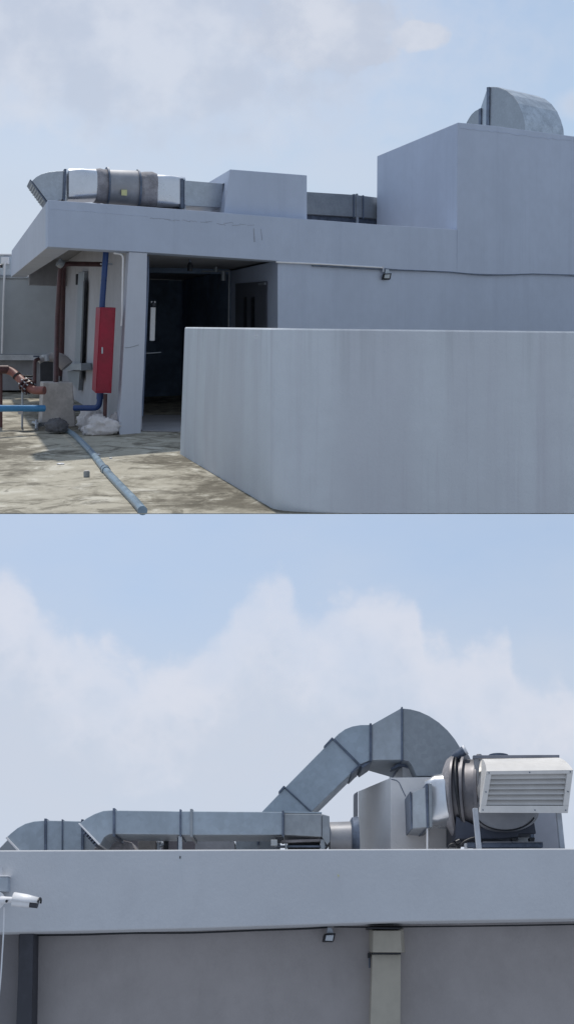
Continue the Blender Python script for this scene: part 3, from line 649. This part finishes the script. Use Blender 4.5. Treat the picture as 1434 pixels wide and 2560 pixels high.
# security camera, junction box, white cable
t = thing('bullet_security_camera', 'white bullet security camera with dark lens on a short arm before the lower parapet', 'security camera', LP(0, 2253, -.05))
a0, a1 = LP(34, 2249, -.16), LP(92, 2256, -.16)
ax = (a1 - a0).normalized(); su = (LU - ax * LU.dot(ax)).normalized(); ss = ax.cross(su)
r_ = .034
def csec(p, w, h, e): return section(p, ss, su, w, h, e)
loft('camera_body', [csec(a0 + ax * .0, .066, .070, 3), csec(a0 + ax * .11, .064, .066, 3)], WPL, t)
cc = a0 + ax * .11 - su * .008
loft('lens_barrel', [csec(cc, .056, .046, 2.4), csec(cc + ax * .045, .052, .044, 2.4)], NAVY, t)
bm = bmesh.new()   # sun shield: curved sheet over the body, nosing forward
S0 = []
for s_, hh in ((-.002, .040), (.08, .037), (.165, .026)):
    p = a0 + ax * s_; S0.append([p + ss * (.040 * math.sin(q)) + su * (hh * math.cos(q)) for q in [math.radians(-100 + 200 * k / 14) for k in range(15)]])
R_ = [[bm.verts.new(p) for p in s_] for s_ in S0]
for i in range(2):
    for k in range(14): bm.faces.new((R_[i][k], R_[i][k + 1], R_[i + 1][k + 1], R_[i + 1][k]))
sh = link('sun_shield', bm, WPL, t, smooth=True); sh.modifiers.new('thick', 'SOLIDIFY').thickness = .004
p = a0 + ax * .163
tube('shield_rim', [p + ss * (.040 * math.sin(q)) + su * (.024 * math.cos(q)) for q in [math.radians(-95 + 190 * k / 14) for k in range(15)]], .006, BLACK, t, 8)
tube('arm', [LP(-6, 2252, -.10), LP(18, 2250, -.14), LP(34, 2249, -.16)], [.028, .018, .014], WPL, t, 14)
tube('arm_hub', [LP(17, 2253, -.165), LP(17, 2253, -.175)], .008, BLACK, t, 12)
tube('wall_mount', [LP(-12, 2252, -.002), LP(-8, 2252, -.13)], .05, WPL, t, 20)
t = thing('junction_box', 'small white junction box on the parapet above the bullet camera', 'junction box', LP(8, 2228, 0))
Lbox('box', rect(-14, 2192, 20, 2229), -.07, .068, mat('grey_white_plastic', (.45, .5, .56), .5), t, .004); Lbox('lid', rect(-15, 2188, 21, 2191.5), -.075, .073, WPL, t, .002)
tube('inlet_pipe', [LP(1, 2168, -.03), LP(1, 2189, -.03)], .014, PARL, t, 10)
tag(tube('white_cable', cat([LP(11, 2268, -.10), LP(10, 2320, -.09), LP(6, 2390, -.09), LP(2, 2450, -.09), LP(-6, 2540, -.09), LP(-14, 2700, -.09)]), .0045, WPL, None, 8), 'thin white cable hanging down from the bullet camera at the left edge', 'cable')

# ---- left rear duct (outlet elbow + straights)
def lflange(x, y0, y1, b, dep, t, w=3.0, m=None, lean=0): return prism('flange', L_, [(x - w, y0), (x + w, y0), (x + w + lean, y1), (x - w + lean, y1)], b - .012, dep + .024, m or FLANGE, t, .002)
t = thing('rear_outlet_duct', 'grey rectangular duct with a curved outlet mouth furthest left behind the parapet', 'duct', LP(100, 2130, 1.2))
LG = mat('blue_grey_sheet_steel', (.39, .455, .52), .45, .35, .06, 3, .05, 20, spangle=.25)
Lbox('outlet_elbow', [(15, 2095), (28, 2083), (44, 2070), (64, 2059), (86, 2053), (112, 2051), (112, 2135), (48, 2135), (32, 2115)], 1.2, .4, LG, t)
Lbox('mouth_lip', [(14, 2095), (17, 2092), (50, 2127), (46, 2129)], 1.17, .46, WPL, t, .001)
lflange(114, 2046, 2140, 1.2, .4, t, 3); Lbox('duct_body', [(117, 2051), (208, 2053), (208, 2140), (117, 2140)], 1.2, .4, LG, t)
lflange(156, 2048, 2140, 1.2, .4, t, 1.6); lflange(206, 2048, 2140, 1.2, .4, t, 3)
Lbox('tail_duct', [(209, 2053), (260, 2056), (260, 2140), (209, 2140)], 1.22, .38, GALVD, t)
tag(Lbox('far_elbow_tip', [(-4, 2124), (24, 2095), (34, 2112), (50, 2135), (-4, 2135)], 1.8, .4, GALVD), 'dark corner of a farther duct peeping out left of the rear outlet duct', 'duct')
# ---- main lower duct
t = thing('main_roof_duct', 'long grey rectangular duct running along the parapet with a curved slatted outlet', 'duct', LP(500, 2110, .6))
b0, dw = .62, .40
Lbox('outlet_elbow', [(200, 2059), (216, 2046), (236, 2035), (258, 2027), (285, 2025), (285, 2084), (272, 2086), (260, 2094), (252, 2109), (247, 2112)], b0, dw, LG, t)
Lbox('mouth_lip', [(196, 2059), (199, 2057), (250, 2110), (247, 2113)], b0 - .02, dw + .04, WPL, t, .001)
md = LP(247, 2112, b0) - LP(199, 2059, b0)
for k in range(6):
    s0 = LP(199, 2061, b0 + .02) + md * (.30 + k * .11); off = LP(192, 2066, b0) - LP(199, 2059, b0)
    bm = bmesh.new(); add_prism(bm, [s0, s0 + md * .05, s0 + md * .05 + off * .8, s0 + off * .8], LB * dw); link('slat', bm, FLANGE, t)
lflange(285, 2020, 2092, b0, dw, t, 3); Lbox('duct_body', [(288, 2026), (450, 2028), (478, 2028), (707, 2030), (707, 2087), (478, 2087), (288, 2085)], b0, dw, LG, t)
lflange(451, 2023, 2091, b0, dw, t, 2.2); lflange(478.5, 2022, 2092, b0, dw, t, 3.4, GALVD)
lflange(707, 2026, 2093, b0, dw, t, 2.6)
Lbox('end_section', [(710, 2034), (803, 2035), (803, 2092), (710, 2087)], b0, dw, GALVD, t); Lbox('end_cap_top', [(710, 2029), (804, 2030), (804, 2034), (710, 2033)], b0 + .02, dw, LG, t, .001)
Lbox('angled_end', [(804, 2035), (823, 2040), (824, 2104), (817, 2112), (804, 2092)], b0 + .01, dw, GALVD, t)
Lbox('leg', rect(446, 2090, 455, 2140), b0 + .02, .03, GALV, t, .001); Lbox('leg', rect(443, 2092, 445.5, 2140), b0 + .2, .03, FLANGE, t, .001)
t = thing('duct_support_frame', 'dark steel support frame under the right end of the main roof duct', 'support frame', LP(755, 2120, .62))
Lbox('beam', [(688, 2100), (815, 2096), (815, 2103), (704, 2107)], b0 + .05, .06, CANVAS, t); Lbox('lower_beam', [(690, 2113), (815, 2113), (815, 2118), (690, 2118)], b0 + .05, .06, FLANGE, t)
Lbox('clamp_block', rect(677, 2099, 693, 2114), b0 - .03, .06, mat('pale_block', (.45, .48, .50), .6), t, .003)
Lbox('bracket', [(688, 2092), (707, 2090), (700, 2106), (688, 2104)], b0 - .02, .06, BLACK, t)
Lbox('post', rect(801, 2098, 812, 2140), b0 + .02, .05, GALVD, t); Lbox('post', rect(712, 2108, 717, 2140), b0 + .02, .04, GALVD, t)
Lbox('dark_pan', rect(718, 2105, 800, 2140), b0 + .25, .2, BLACK, t)
# low things seen under the main duct
tag(Lbox('foil_bundle', [(236, 2120), (270, 2102), (300, 2099), (330, 2106), (345, 2140), (236, 2140)], 1.15, .3, mat('dull_brown_wrap', (.30, .28, .29), .6, 0, .3, 5, .6, 14)), 'crumpled brownish wrapped duct end lying under the slatted outlet', 'duct wrap')
tag(Lbox('tan_crate', rect(345, 2100, 390, 2140), 1.1, .3, TAN), 'brownish square box under the main duct left of its leg', 'box')
t = thing('pipe_fitting', 'pale pipe fitting with dark post between the brown box and the duct leg', 'pipe fitting', LP(400, 2120, 1.1))
Lbox('head', rect(391, 2099, 403, 2106), 1.08, .1, WPL, t); Lbox('stem', rect(392, 2106, 400, 2140), 1.1, .1, GALV, t); tube('dark_post', [LP(416, 2100, 1.1), LP(415, 2140, 1.1)], .02, BLACK, t, 10); tube('elbow', [LP(400, 2115, 1.1), LP(410, 2109, 1.1)], .018, GALV, t, 10)
t = thing('low_rear_duct', 'low pale duct lying behind and beneath the long main duct', 'duct', LP(600, 2120, 1.4))
Lbox('pale_section', [(488, 2097), (582, 2099), (586, 2104), (588, 2140), (488, 2140)], 1.4, .3, mat('dusty_steel', (.36, .36, .38), .6, .1, .1, 4), t); Lbox('dark_section', [(589, 2099), (700, 2099), (700, 2140), (589, 2140)], 1.4, .3, GALVD, t)
tube('small_post', [LP(645, 2098, 1.38), LP(645, 2112, 1.38)], .01, FLANGE, t, 8)

tag(Lbox('brown_tray', [(300, 2097), (487, 2099), (487, 2140), (300, 2140)], 2.0, .3, mat('brown_grey_tray', (.17, .15, .16), .7)), 'dark brownish tray behind the box and fitting under the main duct', 'tray')  # dark brown tray put in to close the sky gap beneath the main duct
# ---- rising duct arch
t = thing('arched_riser_duct', 'tall grey duct climbing diagonally from the main duct to a big quarter round elbow', 'duct', LP(800, 2030, 1.2))
b1, d1 = 1.1, .46
Lbox('lower_bend', [(640, 2044), (711, 1970), (776, 2030), (776, 2044)], b1 - .001, d1, LG, t)
def lband(p0, p1, w, m=FLANGE, name='flange', parent=None, ext=.02):
    a = V((p0[0], p0[1], 0)); b = V((p1[0], p1[1], 0)); d = (b - a).normalized(); n = V((-d.y, d.x, 0)) * w
    Lbox(name, [(a - d * 1 + n)[:2], (b + d * 1 + n)[:2], (b + d * 1 - n)[:2], (a - d * 1 - n)[:2]], b1 - ext, d1 + 2 * ext, m, parent or t, .002)
lband((710, 1966), (778, 2030), 1.4); lband((698, 1980), (710, 1966), 2.5)
Lbox('diagonal_duct', [(713, 1968), (831, 1848), (896, 1914), (779, 2029)], b1, d1, LG, t)
lband((830, 1845), (899, 1914), 1.6)
# underside edge pieces seen at left of flanges
lband((811, 1866), (830, 1845), 2.2); lband((878, 1932), (897, 1913), 2.2)
Lbox('upper_elbow', [(834, 1846), (846, 1834), (862, 1823), (880, 1816), (900, 1812.5), (925, 1812), (925, 1900), (906, 1908), (899, 1911)], b1, d1, LG, t)
Lbox('elbow_underside', [(899, 1912), (926, 1901), (930, 1903), (905, 1920)], b1 + .02, d1 - .02, FLANGE, t)
Lbox('flange', [(923, 1808), (928.5, 1808), (928.5, 1902), (923, 1902)], b1 - .015, d1 + .03, FLANGE, t, .002)
# transition flaring toward the big elbow
bm = bmesh.new()
A_ = [LP(928.5, 1812, b1), LP(928.5, 1900, b1), LP(928.5, 1900, b1) + LB * d1, LP(928.5, 1812, b1) + LB * d1]
B_ = [LP(1003, 1770, b1 - .05), LP(1003, 1899, b1 - .05), LP(1003, 1899, b1 - .05) + LB * (d1 + .35), LP(1003, 1770, b1 - .05) + LB * (d1 + .35)]
a = [bm.verts.new(p) for p in A_]; c = [bm.verts.new(p) for p in B_]
bm.faces.new(a); bm.faces.new(c[::-1])
for i in range(4): bm.faces.new((a[i], c[i], c[(i + 1) % 4], a[(i + 1) % 4]))
link('flared_transition', bm, mat('lighter_sheet_steel', (.42, .46, .50), .45, .35, .10, 3, .05, 20), t, bevel=.003)
prism('flange', L_, rect(1002, 1767, 1006, 1901), b1 - .07, d1 + .39, FLANGE, t, .002)
q = [(1006, 1771), (1025, 1773), (1048, 1779), (1072, 1790), (1096, 1806), (1118, 1826), (1136, 1848), (1151, 1872), (1161, 1892), (1167, 1912), (1167, 1940), (1040, 1940), (1028, 1912), (1020, 1903), (1006, 1900)]
Lbox('quarter_elbow', q, b1 - .05, d1 + .35, GALVD, t)
Lbox('elbow_lip', [(975, 1921), (1003, 1902), (1022, 1903), (1038, 1916), (1020, 1918), (1003, 1914), (978, 1924)], b1 + .1, .12, FLANGE, t)
# ---- round stub duct
t = thing('round_stub_duct', 'short round grey duct joining the main duct end to the white shaft', 'duct', LP(855, 2120, .9))
def lsec(x, yt, yb, e, b, dep):
    a_ = LP(x, yt, b + dep / 2); c2 = LP(x, yb, b + dep / 2); return section((a_ + c2) / 2, LB, LU, dep, (a_ - c2).length, e)
loft('duct_body', [lsec(822, 2057, 2150, 2.4, .72, .4), lsec(876, 2055, 2150, 2.4, .72, .4)], DRUM, t)
loft('collar', [lsec(875, 2053, 2150, 2.4, .70, .44), lsec(879, 2046, 2152, 2.6, .68, .48), lsec(893, 2044, 2155, 3, .66, .5)], FLANGE, t)

# ---- white shaft housing
t = thing('white_shaft_housing', 'white plastered duct shaft housing with a higher rear tier behind the fan unit', 'shaft housing', LP(1000, 2140, .9))
SB = .95
bm = bmesh.new()   # lower tier: front face and angled left face
fp = [LP(976, 1944, SB), LP(1420, 1950, SB), LP(1420, 2200, SB), LP(976, 2200, SB)]
bp = [LP(886, 1980, SB + 1.25), LP(1420, 1960, SB + 1.25), LP(1420, 2200, SB + 1.25), LP(894, 2200, SB + 1.25)]
def hexa(name, f, b, m, parent, bev=.004):
    bm = bmesh.new(); a = [bm.verts.new(p) for p in f]; c = [bm.verts.new(p) for p in b]
    bm.faces.new(a); bm.faces.new(c[::-1])
    for i in range(4): bm.faces.new((a[i], c[i], c[(i + 1) % 4], a[(i + 1) % 4]))
    return link(name, bm, m, parent, bevel=bev)
fp = [LP(976, 1944, SB), LP(1150, 1942, SB), LP(1150, 2200, SB), LP(976, 2200, SB)]
bp = [LP(895, 1978, SB + .9), LP(1150, 1970, SB + .9), LP(1150, 2200, SB + .9), LP(895, 2200, SB + .9)]
WSH = mat('shaft_white_plaster', (.86, .84, .83), .8, 0, .04, 1.5, .2, 50, .12, .25, (.60, .58, .58))
hexa('shaft_body', fp, bp, WSH, t)
hexa('rear_tier', [LP(1005, 1917, SB + .3), LP(1180, 1916, SB + .3), LP(1180, 2100, SB + .3), LP(1005, 2100, SB + .3)],
     [LP(972, 1938, SB + 1.1), LP(1180, 1930, SB + 1.1), LP(1180, 2100, SB + 1.1), LP(972, 2100, SB + 1.1)], WSH, t)
Lbox('corner_strip', [(884, 1985), (894, 1978), (894, 2060), (884, 2060)], SB + 1.0, .1, WHITE, t)
tube('crack', [LP(a, b, SB - .001) for a, b in [(977, 1948), (990, 1951), (997, 1957), (1003, 1970), (1008, 1981), (1013, 1991)]], .0035, FLANGE, t, 6)
tag(Lbox('white_wall_block', [(1328, 2030), (1398, 2030), (1404, 2140), (1200, 2140), (1200, 2040)], 1.0, .35, mat('pale_lilac_paint', (.42, .44, .50), .8, 0, .04, 2, .1)), 'pale grey upstand block behind the louvred hood', 'block')

# ---- fan unit with louvred hood
t = thing('fan_unit', 'round metal extract fan with foil transition duct and white louvred hood on a steel stand', 'fan unit', LP(1270, 2120, .5))
fb = .45
hexa('inlet_duct', [LP(1027, 1981, fb + .15), LP(1068, 1966, fb), LP(1068, 2068, fb), LP(1028, 2072, fb + .15)],
     [LP(1027, 1981, fb + .15) + LB * .4, LP(1068, 1966, fb) + LB * .5, LP(1068, 2068, fb) + LB * .5, LP(1028, 2072, fb + .15) + LB * .4], GALV, t)
Lbox('flange', [(1063, 1959), (1069, 1958), (1071, 2069), (1066, 2070)], fb - .02, .5, FLANGE, t, .002); Lbox('flange', [(1070, 1958), (1078, 1959), (1080, 2067), (1072, 2068)], fb - .02, .5, GALVD, t, .002)
Lbox('inlet_rim', [(1023.5, 1979), (1027, 1979), (1030, 2073), (1027, 2073)], fb + .14, .45, FLANGE, t, .002)
Lbox('leg', rect(1065.5, 2070, 1069, 2140), fb + .02, .02, WPL, t, .001)
AX = (LP(1200, 1990, fb) - LP(1100, 1990, fb + .10)).normalized()       # fan axis: mostly to the right, slightly toward us
AXs = LU; AXt = AX.cross(LU).normalized()
def fsec(x, yt, yb, e, b, dep):
    a_ = LP(x, yt, b); c2 = LP(x, yb, b); return section((a_ + c2) / 2, AXt, AXs, dep, (a_ - c2).length, e)
fc_b = fb + .22
loft('foil_transition', [fsec(1080, 1960, 2064, 30, fc_b, .40), fsec(1105, 1946, 2066, 8, fc_b, .44), fsec(1132, 1932, 2070, 2.4, fc_b - .03, .5)], FOIL, t)
STEEL = mat('polished_casing', (.17, .165, .18), .48, .4, .12, 4, .03, 10)
def ring(x, w, r, name, m, b=fc_b, t_=None, dx=0):
    c_ = LP(x, 1989, b); c2 = c_ + AX * w
    bm = bmesh.new(); sweep_bm(bm, [c_, c2], [r, r], 56); return link(name, bm, m, t_ or t, smooth=True, auto=40)
def rad(px): return px / FPX * (LP(1150, 1990, fc_b).y)
c0_ = LP(1133, 1993, fc_b); 
def lathe(name, prof, m, n=64):
    bm = bmesh.new(); pts = [c0_ + AX * s_ for s_, r in prof]; sweep_bm(bm, pts, [r for s_, r in prof], n); return link(name, bm, m, t, smooth=True, auto=32)
lathe('bell_mouth', [(-.045, rad(72)), (-.02, rad(88)), (.015, rad(96)), (.03, rad(96))], CANVAS)
lathe('casing_flange', [(.03, rad(100)), (.045, rad(100))], STEEL)
lathe('casing_rear', [(.045, rad(88)), (.10, rad(88))], STEEL)
lathe('casing_flange', [(.10, rad(99)), (.118, rad(99))], STEEL)
lathe('casing_drum', [(.118, rad(86)), (.20, rad(86))], STEEL)
lathe('casing_flange', [(.20, rad(98)), (.22, rad(98))], STEEL)
lathe('outlet_collar', [(.22, rad(84)), (.30, rad(84))], HOODM)
# black power cable hugging the casing and the motor junction box
cp = []
for k in range(17):
    a_ = math.radians(38 - k * 7.2); cp.append(c0_ + AX * (.075 + .03 * k / 16) + AXs * (math.sin(a_) * rad(93)) - AXt * 0 + (V((0, 0, 0))))
front = -AXt if (AXt.dot(LB) > 0) else AXt
cp = []
for k in range(21):
    a_ = math.radians(58 - k * 5.6); cp.append(c0_ + AX * (.072 + .02 * k / 20) + AXs * (math.sin(a_) * rad(95)) + front * (math.cos(a_) * rad(95)))
tube('power_cable', cp, .013, BLACK, t, 10)
jb = c0_ + AX * .075 + AXs * (math.sin(math.radians(66)) * rad(100)) + front * (math.cos(math.radians(66)) * rad(100))
tube('terminal_box', [jb - AX * .03 - AXs * .02, jb + AX * .06 + AXs * .03], .032, FLANGE, t, 12)
tube('terminal_cap', [jb + AX * .058 + AXs * .029, jb + AX * .072 + AXs * .036], .034, WPL, t, 12)
# saddle and base
Lbox('saddle', [(1139, 2040), (1180, 2060), (1210, 2068), (1330, 2035), (1333, 2050), (1339, 2084), (1296, 2084), (1293, 2093), (1250, 2097), (1139, 2097)], fb - .02, .5, mat('dark_blue_steel', (.06, .07, .10), .5, .1), t)
lathe2 = lambda: None
bell = []
for k in range(25):
    a_ = math.radians(180 + 180 * k / 24); bell.append((1266 + 80 * math.cos(a_), 2032 + (-46 * math.sin(a_))))
Lbox('outlet_bell', bell + [(1346, 2005), (1186, 2005)], fb - .10, .45, DRUM, t)
tube('bell_rim', [LP(1262 + 76 * math.cos(math.radians(200 + 140 * k / 20)), 2028 - 48 * math.sin(math.radians(200 + 140 * k / 20)), fb - .105) for k in range(21)], .005, BLACK, t, 8)
Lbox('base_rail', [(1168, 2106), (1356, 2106), (1356, 2119), (1168, 2119)], fb - .06, .06, FLANGE, t, .003); Lbox('base_rail_top', [(1206, 2104), (1356, 2104), (1356, 2106), (1206, 2106)], fb - .08, .08, DRUM, t, .001)
for x0 in (1278, 1322):
    Lbox('rubber_mount', [(x0, 2094), (x0 + 14, 2094), (x0 + 12, 2106), (x0 + 2, 2106)], fb - .06, .06, BLACK, t, .003)
Lbox('mount_plate', [(1293, 2085), (1330, 2085), (1330, 2105), (1293, 2105)], fb + .2, .1, mat('pale_block2', (.5, .53, .56), .6), t, .002)
Lbox('mount_bolt', rect(1325, 2085, 1334, 2094), fb - .05, .04, FLANGE, t, .002)
# stand legs in front
hb = .20
for x0, x1, w in ((1188, 1201, 7), (1396, 1409, 7)):
    Lbox('leg', [(x0 - w, 2020), (x0 + w - 2, 2020), (x1 + w - 1, 2160), (x1 - w + 1, 2160)], hb + .02, .035, mat('pale_leg_paint', (.46, .49, .54), .6), t, .002)
Lbox('leg', [(1160, 2108), (1169, 2108), (1170, 2160), (1163, 2160)], fb - .03, .03, WPL, t, .002)
# hood
yt0 = 1898
hd = thing_h = None
HB = .02
Ff = [LP(1215, 1928, HB), LP(1431, 1925, HB), LP(1418, 2033, HB + .10), LP(1198, 2032, HB + .10)]        # louvred face
TB = [LP(1196, 1896, HB + .30), LP(1399, 1894, HB + .30)]
def strip_solid(name, f, vec, m, parent, bev=.002): return solid(name, f, vec, m, parent, bev)
# frame bars of the louvre face
nF = (Ff[1] - Ff[0]).cross(Ff[3] - Ff[0]).normalized()
if nF.y < 0: nF = -nF                       # pointing away from us
def bil(u_, v_, off=0): 
    a = Ff[0].lerp(Ff[1], u_); b = Ff[3].lerp(Ff[2], u_); return a.lerp(b, v_) + nF * off
def bar(name, u0, v0, u1, v1, th_, m, parent, off=0): return solid(name, [bil(u0, v0, off), bil(u1, v0, off), bil(u1, v1, off), bil(u0, v1, off)], nF * th_, m, parent, .002)
hf = bar('louvre_frame', 0, 0, 1, .085, .03, HOODM, t)
bar('frame_side', 0, .086, .062, .83, .03, HOODM, hf); bar('frame_side', .935, .086, 1, .83, .03, HOODM, hf); bar('frame_sill', 0, .831, 1, 1, .03, HOODM, hf)
NS = 6
for k in range(NS):
    v0 = .09 + k * .740 / NS; v1 = v0 + .740 / NS * .94
    a = bil(.063, v0, .036); b = bil(.934, v0, .036); c = bil(.934, v1 - .01, .004); d = bil(.063, v1 - .01, .004)
    solid('blade', [a, b, c, d], (nF * .004), HOODM, hf, 0)
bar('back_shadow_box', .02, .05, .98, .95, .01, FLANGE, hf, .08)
for (u_, v_) in ((.03, .04), (.5, .04), (.97, .04), (.03, .5), (.97, .5), (.03, .93), (.62, .93), (.97, .93)):
    pc = bil(u_, v_, -.0015); tube('rivet', [pc, pc - nF * .003], .0045, FLANGE, hf, 8)
# curved top and sides of the hood
prof = []
top_b = [LP(1190, 1897, HB + .34), LP(1402, 1894, HB + .34)]
bm = bmesh.new(); NSG = 8; RW = []
ctrlL = [LP(1203, 1897, HB + .34), LP(1212, 1900, HB + .10), LP(1215, 1928, HB)]
ctrlR = [LP(1393, 1894, HB + .34), LP(1412, 1896, HB + .10), LP(1431, 1925, HB)]
def qb(c, k): return c[0] * (1 - k) ** 2 + c[1] * 2 * k * (1 - k) + c[2] * k * k
for k in range(NSG + 1):
    s_ = k / NSG; RW.append((qb(ctrlL, s_), qb(ctrlR, s_)))
botL, botR = LP(1196, 2028, HB + .34), LP(1400, 2028, HB + .34)
fl = [bm.verts.new(p[0]) for p in RW] + [bm.verts.new(Ff[3] + nF * .004), bm.verts.new(botL)]
frr = [bm.verts.new(p[1]) for p in RW] + [bm.verts.new(Ff[2] + nF * .004), bm.verts.new(botR)]
n_ = len(fl)
for i in range(n_):
    j = (i + 1) % n_
    if i == NSG: continue                    # the open louvred face
    bm.faces.new((fl[i], fl[j], frr[j], frr[i]))
bm.faces.new(fl[::-1]); bm.faces.new(frr)
link('hood_shell', bm, HOODM, t, smooth=True, auto=30)
# flange plate standing above the hood and its drum top
Lbox('top_flange_plate', [(1182, 1888), (1397, 1887), (1397, 1894), (1182, 1896)], HB + .33, .04, mat('grey_edge_steel', (.20, .21, .25), .5, .2), t, .002)
tp = [(1220 + 25 + 25 * math.cos(math.radians(a_)), 1888 - 6 * math.sin(math.radians(a_))) for a_ in range(0, 181, 20)]
Lbox('drum_crown', tp, HB + .38, .3, FLANGE, t, .001)
Lbox('back_flange', [(1184, 1896), (1196, 1896), (1196, 2040), (1188, 2040)], HB + .345, .03, DRUM, t, .002)
# loose cables at the base
t = thing('black_cable_coil', 'looped black power cable at the foot of the fan unit', 'cable', LP(1140, 2118, .35))
tube('cable', cat([LP(a, b, .36) for a, b in [(1118, 2124), (1122, 2114), (1132, 2110), (1141, 2114), (1146, 2122), (1150, 2114), (1160, 2104), (1178, 2096), (1192, 2094)]]), .0075, BLACK, t, 8)
tube('plug', [LP(1139, 2106, .34), LP(1148, 2102, .34)], .014, BLACK, t, 12)
